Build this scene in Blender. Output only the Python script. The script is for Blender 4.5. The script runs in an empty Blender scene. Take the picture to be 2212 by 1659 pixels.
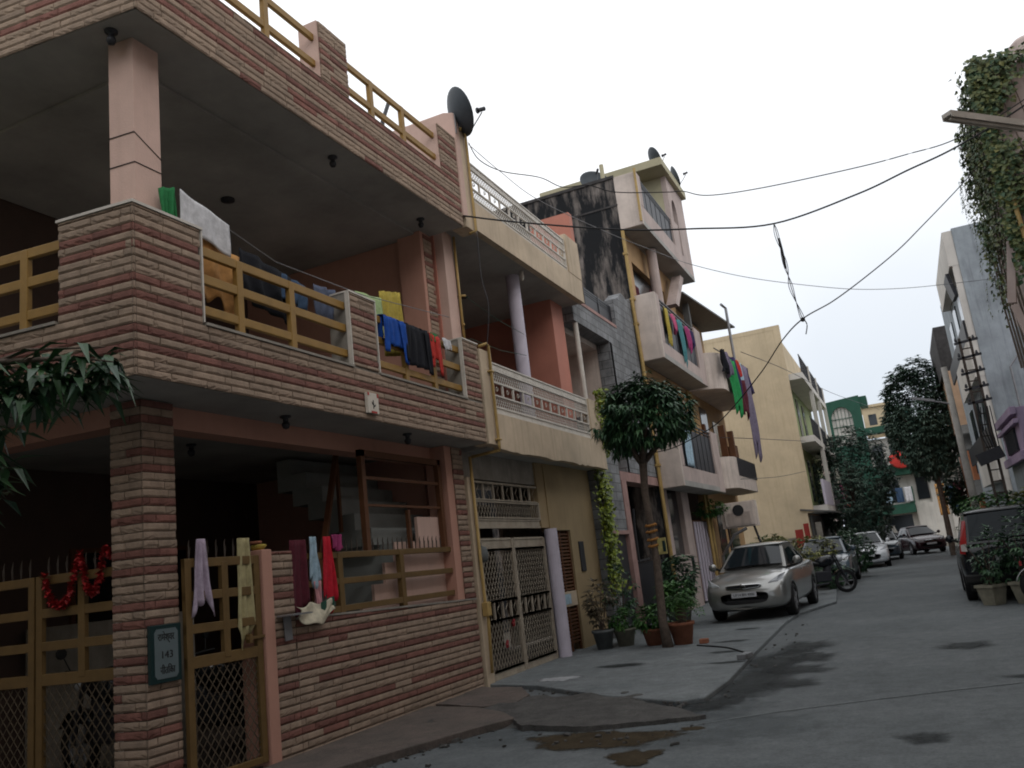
import bpy, bmesh, math, random
from mathutils import Vector, Matrix, noise
R = math.radians
rnd = random.Random(7)
scene = bpy.context.scene
COL = scene.collection

# ------------------------------------------------------------------ camera, world, sun, exposure
cam_d = bpy.data.cameras.new("camera")
cam = bpy.data.objects.new("camera", cam_d); COL.objects.link(cam)
cam_d.sensor_fit = 'HORIZONTAL'; cam_d.sensor_width = 36.0; cam_d.lens = 36.0*1850/2212
cam_d.clip_start = 0.05; cam_d.clip_end = 2000
CAM_R = Vector((0.9010, 0.4180, -0.1143)).normalized()          # camera right in the world
CAM_F = Vector((-0.3889, 0.8965, 0.2136)).normalized()         # camera forward
CAM_U = CAM_R.cross(CAM_F).normalized(); CAM_R = CAM_F.cross(CAM_U).normalized()
cam.matrix_world = Matrix(((CAM_R.x, CAM_U.x, -CAM_F.x, 0.0), (CAM_R.y, CAM_U.y, -CAM_F.y, 0.0),
                           (CAM_R.z, CAM_U.z, -CAM_F.z, 1.55), (0, 0, 0, 1)))
scene.camera = cam

SUN_EL, SUN_AZ = R(38), R(125)     # azimuth clockwise from +Y (the street direction): behind the right shoulder
w = bpy.data.worlds.new("World"); scene.world = w; w.use_nodes = True
nt = w.node_tree; nt.nodes.clear()
out = nt.nodes.new("ShaderNodeOutputWorld"); bg = nt.nodes.new("ShaderNodeBackground")
sky = nt.nodes.new("ShaderNodeTexSky"); sky.sky_type = 'NISHITA'; sky.sun_disc = False
sky.sun_elevation = SUN_EL; sky.sun_rotation = SUN_AZ
sky.air_density = 1.0; sky.dust_density = 4.0; sky.ozone_density = 1.0
tc = nt.nodes.new("ShaderNodeTexCoord")
nz = nt.nodes.new("ShaderNodeTexNoise"); nz.inputs["Scale"].default_value = 2.2; nz.inputs["Detail"].default_value = 5
nt.links.new(tc.outputs["Generated"], nz.inputs["Vector"])
rmp = nt.nodes.new("ShaderNodeMapRange"); rmp.inputs["From Min"].default_value = .38; rmp.inputs["From Max"].default_value = .62
rmp.inputs["To Min"].default_value = .84; rmp.inputs["To Max"].default_value = .98
nt.links.new(nz.outputs["Fac"], rmp.inputs["Value"])
mx = nt.nodes.new("ShaderNodeMix"); mx.data_type = 'RGBA'
nt.links.new(rmp.outputs["Result"], mx.inputs["Factor"]); nt.links.new(sky.outputs["Color"], mx.inputs["A"])
sx = nt.nodes.new("ShaderNodeSeparateXYZ"); nt.links.new(tc.outputs["Generated"], sx.inputs[0])
el = nt.nodes.new("ShaderNodeMapRange"); el.inputs["From Min"].default_value = .06; el.inputs["From Max"].default_value = .42; nt.links.new(sx.outputs["Z"], el.inputs["Value"])
cl = nt.nodes.new("ShaderNodeMix"); cl.data_type = 'RGBA'        # thin even cloud, brightest overhead, duller and bluer low down
cl.inputs["A"].default_value = (7.9, 8.7, 9.7, 1); cl.inputs["B"].default_value = (12.4, 12.6, 12.9, 1)
nt.links.new(el.outputs["Result"], cl.inputs["Factor"]); nt.links.new(cl.outputs["Result"], mx.inputs["B"])
nt.links.new(mx.outputs["Result"], bg.inputs["Color"]); bg.inputs["Strength"].default_value = 0.115
nt.links.new(bg.outputs["Background"], out.inputs["Surface"])
sd = bpy.data.lights.new("sun", 'SUN'); sd.energy = 0.5; sd.angle = R(25); sd.color = (1.0, .95, .88)
so = bpy.data.objects.new("sun", sd); COL.objects.link(so)
sv = Vector((math.sin(SUN_AZ)*math.cos(SUN_EL), math.cos(SUN_AZ)*math.cos(SUN_EL), math.sin(SUN_EL)))
so.rotation_euler = (-sv).to_track_quat('-Z', 'Y').to_euler(); so.location = sv*60
vs = scene.view_settings
vs.view_transform = 'Standard'; vs.look = 'None'; vs.exposure = -0.22; vs.gamma = 1.0; vs.use_curve_mapping = False
scene.cycles.max_bounces = 8; scene.cycles.diffuse_bounces = 4
scene.cycles.use_denoising = True
scene.cycles.pixel_filter_type = 'BLACKMAN_HARRIS'; scene.cycles.filter_width = 1.9

# ------------------------------------------------------------------ materials
MATS = {}
def nn(nt, t, **kw):
    n = nt.nodes.new(t)
    for k, v in kw.items(): setattr(n, k, v)
    return n
def mat(name, col, rough=.8, var=.25, scale=3.0, streak=0.0, dark=(.05, .05, .045), bump=.15, bscale=60, metal=0, spec=.3,
        blotch=0.0, coat=0.0, tint=False, tintcol=None):
    """weathered surface: broad tone noise, fine grain, optional vertical rain streaks and mould blotches"""
    if name in MATS: return MATS[name]
    m = bpy.data.materials.new(name); m.use_nodes = True; nt = m.node_tree; L = nt.links
    p = nt.nodes["Principled BSDF"]
    p.inputs["Roughness"].default_value = rough; p.inputs["Metallic"].default_value = metal
    p.inputs["Specular IOR Level"].default_value = spec; p.inputs["Coat Weight"].default_value = coat
    tc = nn(nt, "ShaderNodeTexCoord")
    n1 = nn(nt, "ShaderNodeTexNoise"); n1.inputs["Scale"].default_value = scale; n1.inputs["Detail"].default_value = 6; n1.inputs["Roughness"].default_value = .65
    L.new(tc.outputs["Object"], n1.inputs["Vector"])
    r1 = nn(nt, "ShaderNodeMapRange"); r1.inputs["From Min"].default_value = .3; r1.inputs["From Max"].default_value = .7
    r1.inputs["To Min"].default_value = 1-var; r1.inputs["To Max"].default_value = 1+var*.45
    L.new(n1.outputs["Fac"], r1.inputs["Value"])
    v = nn(nt, "ShaderNodeMix", data_type='RGBA', blend_type='MULTIPLY'); v.inputs["Factor"].default_value = 1
    if tint:
        at = nn(nt, "ShaderNodeAttribute", attribute_name="tint")
        tm = nn(nt, "ShaderNodeMix", data_type='RGBA'); tm.inputs["A"].default_value = (*col, 1); tm.inputs["B"].default_value = (*(tintcol or dark), 1)
        L.new(at.outputs["Fac"], tm.inputs["Factor"]); L.new(tm.outputs["Result"], v.inputs["A"])
    else: v.inputs["A"].default_value = (*col, 1)
    L.new(r1.outputs["Result"], v.inputs["B"]); c = v.outputs["Result"]
    if streak:
        mp = nn(nt, "ShaderNodeMapping"); mp.inputs["Scale"].default_value = (5, 5, .35)
        L.new(tc.outputs["Object"], mp.inputs["Vector"])
        n2 = nn(nt, "ShaderNodeTexNoise"); n2.inputs["Scale"].default_value = 1.6; n2.inputs["Detail"].default_value = 5; n2.inputs["Roughness"].default_value = .7
        L.new(mp.outputs["Vector"], n2.inputs["Vector"])
        r2 = nn(nt, "ShaderNodeMapRange"); r2.inputs["From Min"].default_value = .5; r2.inputs["From Max"].default_value = .72; r2.inputs["To Max"].default_value = streak
        L.new(n2.outputs["Fac"], r2.inputs["Value"])
        s = nn(nt, "ShaderNodeMix", data_type='RGBA'); L.new(r2.outputs["Result"], s.inputs["Factor"]); L.new(c, s.inputs["A"]); s.inputs["B"].default_value = (*dark, 1); c = s.outputs["Result"]
    if blotch:
        n3 = nn(nt, "ShaderNodeTexNoise"); n3.inputs["Scale"].default_value = 1.1; n3.inputs["Detail"].default_value = 8; n3.inputs["Roughness"].default_value = .7
        mp3 = nn(nt, "ShaderNodeMapping"); mp3.inputs["Scale"].default_value = (2.4, 2.4, .55); mp3.inputs["Location"].default_value = (3.1, 1.7, .4)
        L.new(tc.outputs["Object"], mp3.inputs["Vector"]); L.new(mp3.outputs["Vector"], n3.inputs["Vector"])
        r3 = nn(nt, "ShaderNodeMapRange"); r3.inputs["From Min"].default_value = .41; r3.inputs["From Max"].default_value = .53; r3.inputs["To Max"].default_value = blotch
        L.new(n3.outputs["Fac"], r3.inputs["Value"])
        s = nn(nt, "ShaderNodeMix", data_type='RGBA'); L.new(r3.outputs["Result"], s.inputs["Factor"]); L.new(c, s.inputs["A"]); s.inputs["B"].default_value = (*dark, 1); c = s.outputs["Result"]
    L.new(c, p.inputs["Base Color"])
    if bump:
        n4 = nn(nt, "ShaderNodeTexNoise"); n4.inputs["Scale"].default_value = bscale; n4.inputs["Detail"].default_value = 4
        L.new(tc.outputs["Object"], n4.inputs["Vector"])
        b = nn(nt, "ShaderNodeBump"); b.inputs["Strength"].default_value = bump; b.inputs["Distance"].default_value = .02
        L.new(n4.outputs["Fac"], b.inputs["Height"]); L.new(b.outputs["Normal"], p.inputs["Normal"])
    MATS[name] = m; return m
def M(n): return MATS[n]
mat('stone_tan', (.375, .28, .21), .9, .28, 9, tint=True, tintcol=(.295, .222, .168), bump=.4, bscale=70)
mat('stone_red', (.27, .125, .10), .9, .3, 9, tint=True, tintcol=(.19, .088, .072), bump=.5, bscale=90)
mat('mortar', (.085, .07, .055), .95, .3, 8)
mat('pink_paint', (.50, .27, .205), .7, .12, 1.5, streak=.12, dark=(.2, .11, .08))
mat('pink_pale', (.60, .42, .355), .7, .12, 2, streak=.15, dark=(.25, .16, .12))
mat('salmon', (.50, .205, .15), .7, .12, 1.5, streak=.12, dark=(.25, .1, .07))
mat('ceiling', (.38, .365, .34), .85, .3, .9, bump=.08, bscale=25)
mat('cement', (.30, .275, .24), .9, .3, 4, streak=.3, dark=(.1, .1, .09))
mat('mustard', (.30, .175, .045), .5, .2, 5, bump=.05)
mat('mustard_shaded', (.155, .095, .035), .5, .25, 5, streak=.25, dark=(.07, .04, .015), bump=.05)  # mustard railing paint with the ground floor's shade put into the colour
mat('mesh_dark', (.10, .075, .05), .6, .25, 9, bump=0)
mat('brown_frame', (.12, .05, .022), .55, .2, 5, bump=.05)
mat('cream_metal', (.38, .33, .26), .6, .3, 5, streak=.35, dark=(.16, .10, .06), bump=.05)
mat('cream', (.56, .45, .325), .75, .2, 1.6, streak=.5, dark=(.27, .21, .14))
mat('beige_wall', (.35, .26, .145), .8, .16, 1.4, streak=.3, dark=(.2, .15, .09))
mat('white_metal', (.60, .56, .50), .5, .2, 6, bump=.05)
mat('grey_metal', (.26, .26, .27), .45, .2, 6, metal=.4, bump=.05)
mat('dark_metal', (.035, .036, .042), .45, .2, 6, bump=.03)
mat('black_void', (.012, .011, .011), .9, .2, 3, bump=0)
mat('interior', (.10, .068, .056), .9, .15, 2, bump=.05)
mat('stair', (.25, .265, .255), .8, .15, 3)
mat('lavender', (.56, .515, .60), .6, .12, 3, streak=.12, dark=(.3, .28, .34))
mat('yellow_pipe', (.42, .285, .105), .5, .2, 6, bump=.03)
mat('slate_pink', (.40, .25, .225), .85, .3, 3, streak=.2)
mat('stain_wall', (.19, .165, .15), .9, .45, 2.2, streak=.92, blotch=1.0, dark=(.012, .013, .015))
mat('pinkish', (.50, .405, .37), .8, .22, 1.4, streak=.5, dark=(.25, .19, .17))
mat('whitewash', (.64, .55, .49), .85, .24, 1.6, streak=.55, dark=(.33, .28, .25))
mat('olive_paint', (.44, .40, .27), .8, .15, 1.6)
mat('yellow_wall', (.61, .495, .335), .85, .2, .8, streak=.28, dark=(.28, .21, .10))
mat('ochre', (.48, .30, .15), .8, .15, 2, streak=.2, dark=(.2, .12, .07))
mat('green_paint', (.022, .088, .058), .7, .2, 2, streak=.2)
mat('lime_paint', (.34, .40, .20), .8, .15, 2)
mat('white_wall', (.66, .63, .58), .85, .15, 1.2, streak=.3, dark=(.3, .28, .26))
mat('bluegrey', (.34, .38, .41), .85, .3, 1.5, streak=.5, dark=(.1, .105, .12))
mat('lilac', (.38, .29, .41), .8, .15, 2, streak=.2, dark=(.2, .12, .22))
mat('peach', (.58, .38, .25), .85, .18, 2, streak=.3, dark=(.25, .16, .1))
mat('orange_wall', (.50, .20, .10), .85, .18, 2, streak=.3, dark=(.2, .08, .04))
mat('mould', (.07, .065, .065), .95, .5, 3, streak=.5, dark=(.02, .02, .02))
mat('concrete_pole', (.40, .38, .35), .9, .25, 4)
mat('rust', (.075, .06, .05), .85, .4, 8)
mat('terracotta', (.30, .12, .07), .85, .3, 7)
mat('pot_grey', (.13, .14, .14), .85, .3, 6)
mat('pot_stone', (.25, .235, .18), .9, .35, 6)
mat('bark', (.13, .10, .08), .95, .4, 14, bump=.6, bscale=40)
mat('tyre', (.015, .015, .016), .85, .2, 20)
mat('rubber', (.02, .02, .02), .6, .1, 20, bump=0)
mat('chrome', (.6, .6, .6), .18, .05, 5, metal=1, bump=0)
mat('car_silver', (.33, .33, .315), .28, .05, 2, metal=.65, spec=.5, coat=.8, bump=0)
mat('car_white', (.62, .64, .66), .3, .05, 2, spec=.5, coat=.6, bump=0)
mat('car_black', (.010, .012, .015), .25, .05, 2, spec=.3, coat=.25, bump=0)
mat('car_maroon', (.03, .008, .012), .25, .05, 2, spec=.3, coat=.3, bump=0)
mat('car_blue', (.05, .075, .10), .3, .05, 2, spec=.5, coat=.6, bump=0)
mat('car_glass', (.010, .015, .019), .05, .02, 2, spec=.16, bump=0)
mat('lamp_lens', (.55, .57, .60), .1, .05, 2, spec=.6, bump=0)
mat('tail_red', (.28, .010, .012), .15, .05, 2, spec=.6, bump=0)
mat('tail_white', (.45, .42, .40), .15, .05, 2, spec=.6, bump=0)
mat('plate_white', (.55, .56, .58), .5, .05, 9, bump=0)
mat('ink', (.02, .02, .022), .6, .1, 9, bump=0)
mat('board_green', (.006, .026, .027), .4, .1, 6, bump=0)
mat('board_grey', (.12, .155, .165), .4, .08, 6, bump=0)
mat('tile_white', (.62, .57, .49), .4, .15, 12, bump=0)
mat('paint_red', (.40, .05, .04), .6, .15, 8, bump=0)
mat('dish_dark', (.045, .055, .065), .5, .2, 7, bump=.03)
mat('glass_dark', (.02, .025, .03), .12, .1, 3, spec=.6, bump=0)
mat('tin_sheet', (.12, .12, .115), .7, .3, 5, streak=.3)
mat('tank_green', (.02, .11, .09), .5, .2, 4)
def cloth_mat(name, col, var=.3): return mat('cloth_'+name, col, .95, var, 14, bump=.2, bscale=150)
for n_, c_ in dict(white=(.62, .62, .64), signyellow=(.42, .36, .14), brassorange=(.36, .17, .05), green=(.03, .20, .07), orange=(.50, .26, .09), black=(.012, .013, .018), bluegrey=(.10, .12, .18), lime=(.42, .56, .27),
                   yellow=(.48, .38, .08), blue=(.014, .075, .36), red=(.50, .045, .035), pink=(.55, .11, .22), rose=(.60, .30, .32), lilac=(.46, .38, .48), khaki=(.42, .37, .20),
                   maroon=(.10, .018, .03), teal=(.08, .24, .26), cream=(.55, .50, .38), purple=(.045, .035, .10), brightgreen=(.025, .27, .08), sky=(.38, .52, .62), greyviolet=(.20, .17, .24),
                   magenta=(.34, .05, .16), denim=(.05, .09, .16), grey=(.38, .38, .38), brightred=(.55, .02, .04)).items(): cloth_mat(n_, c_)
def leaf_mat(name, c1, c2, rough=.55):
    m = bpy.data.materials.new(name); m.use_nodes = True; nt = m.node_tree; p = nt.nodes["Principled BSDF"]
    at = nn(nt, "ShaderNodeAttribute", attribute_name="tint")
    mx = nn(nt, "ShaderNodeMix", data_type='RGBA'); mx.inputs["A"].default_value = (*c1, 1); mx.inputs["B"].default_value = (*c2, 1)
    nt.links.new(at.outputs["Fac"], mx.inputs["Factor"]); nt.links.new(mx.outputs["Result"], p.inputs["Base Color"])
    p.inputs["Roughness"].default_value = rough; p.inputs["Specular IOR Level"].default_value = .45
    MATS[name] = m
leaf_mat('leaf_mango', (.018, .06, .026), (.05, .12, .04), .4)
leaf_mat('leaf_dark', (.020, .060, .030), (.065, .145, .06), .45)
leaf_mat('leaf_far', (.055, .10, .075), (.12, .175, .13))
leaf_mat('leaf_vine', (.11, .17, .012), (.28, .33, .03))
leaf_mat('leaf_ivy', (.035, .08, .035), (.17, .17, .045))
leaf_mat('leaf_mid', (.03, .10, .025), (.08, .19, .035))
leaf_mat('leaf_dry', (.07, .06, .04), (.13, .10, .06))
leaf_mat('leaf_yellow', (.10, .12, .03), (.25, .24, .07))
leaf_mat('petal_red', (.22, .006, .01), (.42, .022, .022))

# ------------------------------------------------------------------ mesh builder
class MB:
    def __init__(s): s.v = []; s.f = []; s.m = []; s.t = []; s.has_t = False
    def add(s, vs, fs, mi=0, tint=None):
        s.parts = getattr(s, 'parts', []); s.parts.append((list(vs), list(fs), mi)); o = len(s.v); s.v += [tuple(v) for v in vs]
        for f in fs: s.f.append(tuple(i+o for i in f)); s.m.append(mi); s.t.append(tint or 0.0)
        if tint is not None: s.has_t = True
        return s
    def box(s, x0, x1, y0, y1, z0, z1, mi=0):
        x0, x1 = sorted((x0, x1)); y0, y1 = sorted((y0, y1)); z0, z1 = sorted((z0, z1))
        return s.add([(x0,y0,z0),(x1,y0,z0),(x1,y1,z0),(x0,y1,z0),(x0,y0,z1),(x1,y0,z1),(x1,y1,z1),(x0,y1,z1)],
                     [(3,2,1,0),(4,5,6,7),(0,1,5,4),(1,2,6,5),(2,3,7,6),(3,0,4,7)], mi)
    def obox(s, c, a, b, d, mi=0):
        c, a, b, d = Vector(c), Vector(a), Vector(b), Vector(d)
        if a.cross(b).dot(d) < 0: a, b = b, a
        P = [c-a-b-d, c+a-b-d, c+a+b-d, c-a+b-d, c-a-b+d, c+a-b+d, c+a+b+d, c-a+b+d]
        return s.add(P, [(3,2,1,0),(4,5,6,7),(0,1,5,4),(1,2,6,5),(2,3,7,6),(3,0,4,7)], mi)
    def bar(s, p, q, wd, th, up=(0, 0, 1), mi=0):
        p, q = Vector(p), Vector(q); d = q-p; a = d.normalized(); u = Vector(up); b = a.cross(u)
        if b.length < 1e-4: b = a.cross(Vector((1, 0, 0)))
        b.normalize(); u = b.cross(a).normalized()
        return s.obox((p+q)/2, d/2, b*wd/2, u*th/2, mi)
    def prism(s, poly, z0, z1, mi=0):
        ar = sum(poly[i][0]*poly[(i+1) % len(poly)][1]-poly[(i+1) % len(poly)][0]*poly[i][1] for i in range(len(poly)))
        if ar < 0: poly = poly[::-1]
        n = len(poly); vs = [(x, y, z0) for x, y in poly]+[(x, y, z1) for x, y in poly]
        return s.add(vs, [tuple(range(n))[::-1], tuple(range(n, 2*n))]+[(i, (i+1) % n, n+(i+1) % n, n+i) for i in range(n)], mi)
    def slab(s, pts, vec, mi=0):
        """extrude a planar polygon of 3-D points along vec"""
        n = len(pts); v = Vector(vec); P = [Vector(p) for p in pts]
        nrm = (P[1]-P[0]).cross(P[2]-P[0])
        if nrm.dot(v) > 0: P = P[::-1]
        return s.add(P+[p+v for p in P], [tuple(range(n)), tuple(range(n, 2*n))[::-1]]+[((i+1) % n, i, n+i, n+(i+1) % n) for i in range(n)], mi)
    def tube(s, pts, r, seg=8, mi=0, cap=True):
        P = [Vector(p) for p in pts]; n = len(P); rs = r if isinstance(r, (list, tuple)) else [r]*n
        o = []; ref = None
        for i in range(n):
            d = (P[min(i+1, n-1)]-P[max(i-1, 0)]).normalized()
            if ref is None:
                ref = Vector((0, 0, 1)) if abs(d.z) < .9 else Vector((1, 0, 0))
            a = d.cross(ref)
            if a.length < 1e-5: a = d.cross(Vector((0, 1, 0)))
            a.normalize(); b = d.cross(a).normalized(); ref = a.cross(d)*1.0 if False else ref
            for k in range(seg):
                t = 2*math.pi*k/seg; o.append(P[i]+(a*math.cos(t)+b*math.sin(t))*rs[i])
        fs = [(i*seg+k, i*seg+(k+1) % seg, (i+1)*seg+(k+1) % seg, (i+1)*seg+k) for i in range(n-1) for k in range(seg)]
        if cap: fs += [tuple(range(seg))[::-1], tuple(range((n-1)*seg, n*seg))]
        return s.add(o, fs, mi)
    def lathe(s, prof, c, seg=16, mi=0, axis=(0, 0, 1)):
        ax = Vector(axis).normalized(); a = ax.cross(Vector((1, 0, 0)) if abs(ax.x) < .9 else Vector((0, 1, 0))).normalized(); b = ax.cross(a); c = Vector(c)
        n = len(prof); o = [c+ax*z+(a*math.cos(2*math.pi*k/seg)+b*math.sin(2*math.pi*k/seg))*r for r, z in prof for k in range(seg)]
        return s.add(o, [(i*seg+k, i*seg+(k+1) % seg, (i+1)*seg+(k+1) % seg, (i+1)*seg+k) for i in range(n-1) for k in range(seg)], mi)
    def grid(s, fn, nu, nv, mi=0, tint=None):
        o = [fn(i/nu, j/nv) for j in range(nv+1) for i in range(nu+1)]
        return s.add(o, [(j*(nu+1)+i, j*(nu+1)+i+1, (j+1)*(nu+1)+i+1, (j+1)*(nu+1)+i) for j in range(nv) for i in range(nu)], mi, tint)
    def build(s, name, mats, parent=None, smooth=False, solid=0, bevel=0, subsurf=0, kind=None):
        me = bpy.data.meshes.new(name); me.from_pydata(s.v, [], s.f)
        mats = mats if isinstance(mats, (list, tuple)) else [mats]
        for m in mats: me.materials.append(MATS[m] if isinstance(m, str) else m)
        me.polygons.foreach_set("material_index", s.m)
        if smooth: me.polygons.foreach_set("use_smooth", [True]*len(s.f))
        if s.has_t:
            a = me.attributes.new("tint", 'FLOAT', 'FACE'); a.data.foreach_set("value", s.t)
        me.update()
        o = bpy.data.objects.new(name, me); COL.objects.link(o)
        if parent: setparent(o, parent)
        if subsurf: md = o.modifiers.new("subsurf", 'SUBSURF'); md.levels = subsurf; md.render_levels = subsurf
        if solid: md = o.modifiers.new("solid", 'SOLIDIFY'); md.thickness = solid; md.offset = 0
        if bevel: md = o.modifiers.new("bevel", 'BEVEL'); md.width = bevel; md.segments = 2; md.limit_method = 'ANGLE'
        if kind: o["kind"] = kind
        return o
def each(mb, name, mats, parent=None, **k):
    """one object for every piece added to the builder"""
    out = []
    for vs, fs, mi in mb.parts: b = MB(); b.add(vs, fs, mi); out.append(b.build(name, mats, parent, **k))
    return out
BASE = {}
def setparent(o, p):
    o.parent = p; r = p
    o.matrix_parent_inverse = Matrix.Translation(BASE.get(p.name, Vector((0, 0, 0)))).inverted()
def thing(name, label, cat, loc=(0, 0, 0), group=None):
    e = bpy.data.objects.new(name, None); COL.objects.link(e); e.location = loc; e.empty_display_size = .2
    BASE[e.name] = Vector(loc); return tag(e, label, cat, group)
def tag(o, label, cat, group=None):
    o["label"] = label; o["category"] = cat
    if group: o["group"] = group
    return o
def struct(o): o["kind"] = "structure"; return o

# ------------------------------------------------------------------ split-face stone cladding (every stone modelled)
CH = .0735
def clad(mb, p0, u, n, rects, zref=3.43, seed=0, edge_out=0.0):
    """courses of split stone on the plane through p0 (u along the wall, n outward); rects = (u0,u1,z0,z1) or z1 as a function of u.
    material 0 tan, 1 red, 2 mortar bed"""
    r = random.Random(seed); p0 = Vector(p0); u = Vector(u).normalized(); n = Vector(n).normalized(); Z = Vector((0, 0, 1))
    for (u0, u1, z0, z1) in rects:
        zt = z1 if not callable(z1) else max(z1(u0), z1(u1))
        P = lambda a, z, d: p0+u*a+Z*(z-p0.z)+n*d
        f1 = z1 if callable(z1) else (lambda a: z1)
        mb.add([P(u0, z0, .003), P(u1, z0, .003), P(u1, f1(u1)-.002, .003), P(u0, f1(u0)-.002, .003)], [(0, 1, 2, 3)], 2)
        k = math.floor((z0-zref)/CH+1e-6)
        while zref+k*CH < zt-.012:
            a0 = max(z0, zref+k*CH)+.0042; a1 = min(zt, zref+(k+1)*CH)-.0042
            red = (k % 6) in (3, 5)
            a = u0-r.random()*.3
            while a < u1:
                Ls = r.uniform(.30, .44); b0 = max(a, u0)+.003; b1 = min(a+Ls, u1)-.003; a += Ls
                zc = min(a1, f1((b0+b1)/2)-.004)
                if b1-b0 < .02 or zc-a0 < .012: continue
                isred = (red and r.random() > .05) or (not red and r.random() < .02)
                tint = r.random()**1.3; nx = max(2, int((b1-b0)/.036)); ny = 4
                base = r.uniform(.014, .019); ph = r.random()*100; lip = r.uniform(.08, .24)
                vs = []
                for j in range(ny+3):
                    vv = min(max((j-1)/ny, 0), 1)
                    for i in range(nx+3):
                        uu = min(max((i-1)/nx, 0), 1)
                        q = noise.noise(Vector((uu*(b1-b0)*14+ph, vv*1.1, ph*.3)))
                        th = lip+.20*noise.noise(Vector((uu*(b1-b0)*22+ph*1.7, 3.3, 1.0)))
                        d = base+.0022*q + (.003 if vv > th else -.005)
                        if j in (0, ny+2) or i in (0, nx+2): d = .001
                        else:
                            if j in (1, ny+1) or i in (1, nx+1): d = max(.007, d-.003)
                        vs.append(P(b0+uu*(b1-b0), a0+vv*(zc-a0), d))
                W = nx+3
                mb.add(vs, [(j*W+i, j*W+i+1, (j+1)*W+i+1, (j+1)*W+i) for j in range(ny+2) for i in range(nx+2)], 1 if isred else 0, tint)
            k += 1
STONE = ['stone_tan', 'stone_red', 'mortar']

# ------------------------------------------------------------------ soft things
def hang(mb, p, q, drop, folds=4, amp=.03, seed=0, wtop=1.0, wbot=1.0, n=18, m=10, mi=0, jag=.0, nrm=None, sh=0.0):
    """cloth hanging from the line p-q; drop metres long, with folds"""
    r = random.Random(seed); p, q = Vector(p), Vector(q); d = q-p; nv = Vector(nrm) if nrm else Vector((d.y, -d.x, 0)).normalized(); ph = r.random()*6
    def fn(u, v):
        wd = wtop+(wbot-wtop)*v; t = .5+(u-.5)*wd+sh*v
        dd = drop*(1+jag*math.sin(u*7+ph)+jag*.7*math.sin(u*13+ph*2))
        off = amp*(.35+.65*v)*math.sin(u*folds*2*math.pi+ph+1.3*math.sin(v*3+ph))+amp*.5*math.sin(u*folds*4.3+ph*3+v*2)
        sag = .0
        return p+d*t+Vector((0, 0, -v*dd-sag))+nv*off
    mb.grid(fn, n, m, mi); return mb
def cloth(name, label, cat, matn, *a, group=None, **k):
    mb = MB(); hang(mb, *a, **k); o = mb.build(name, matn, smooth=True, solid=.008); return tag(o, label, cat, group)

# ------------------------------------------------------------------ leaves
def leaf(mb, p, d, L, W, up, tint, mi=0, droop=.25):
    p = Vector(p); d = Vector(d).normalized(); s = d.cross(Vector(up))
    if s.length < 1e-3: s = d.cross(Vector((1, 0, 0)))
    s.normalize(); nrm = s.cross(d); m1 = p+d*L*.4; tip = p+d*L-nrm*L*droop
    mb.add([p, m1+s*W*.5+nrm*W*.12, tip, m1-s*W*.5+nrm*W*.12, m1], [(0, 1, 4), (1, 2, 4), (0, 4, 3), (4, 2, 3)], mi, tint)
def crown(mb, c, rx, ry, rz, n, L, W, seed=0, down=.5, shell=.55, lumps=7, mi=0, cut=-1.0, radial=True):
    """leaf rosettes scattered through an uneven crown"""
    r = random.Random(seed); c = Vector(c)
    for i in range(n):
        while True:
            v = Vector((r.uniform(-1, 1), r.uniform(-1, 1), r.uniform(-1, 1)))
            if .02 < v.length <= 1: break
        rad = v.length; v.normalize(); rad = shell+(1-shell)*rad if r.random() < .85 else rad
        lump = 1+.26*noise.noise(v*2.1+Vector((seed*3.1, 0, 0)))+.13*noise.noise(v*4.7+Vector((0, seed*1.7, 0)))
        if v.z < cut: continue
        p = c+Vector((v.x*rx, v.y*ry, v.z*rz))*rad*lump
        if noise.noise(p*2.3/max(rx, .6)+Vector((seed, 7, 3))) < -.34: continue
        k = r.randint(4, 6); a0 = r.random()*6.28; tb = min(1, max(0, r.gauss(.4, .28)))
        for j in range(k):
            a = a0+j*6.28/k; d = Vector((math.cos(a), math.sin(a), -down+r.uniform(-.35, .35)))+v*.7
            leaf(mb, p, d, L*r.uniform(.75, 1.2), W*r.uniform(.8, 1.15), (0, 0, 1), min(1, max(0, tb+r.uniform(-.15, .15))), mi, r.uniform(.1, .35))
def trunk_mb(pts, rs, seed=0):
    mb = MB(); mb.tube(pts, rs, 10); return mb

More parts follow.
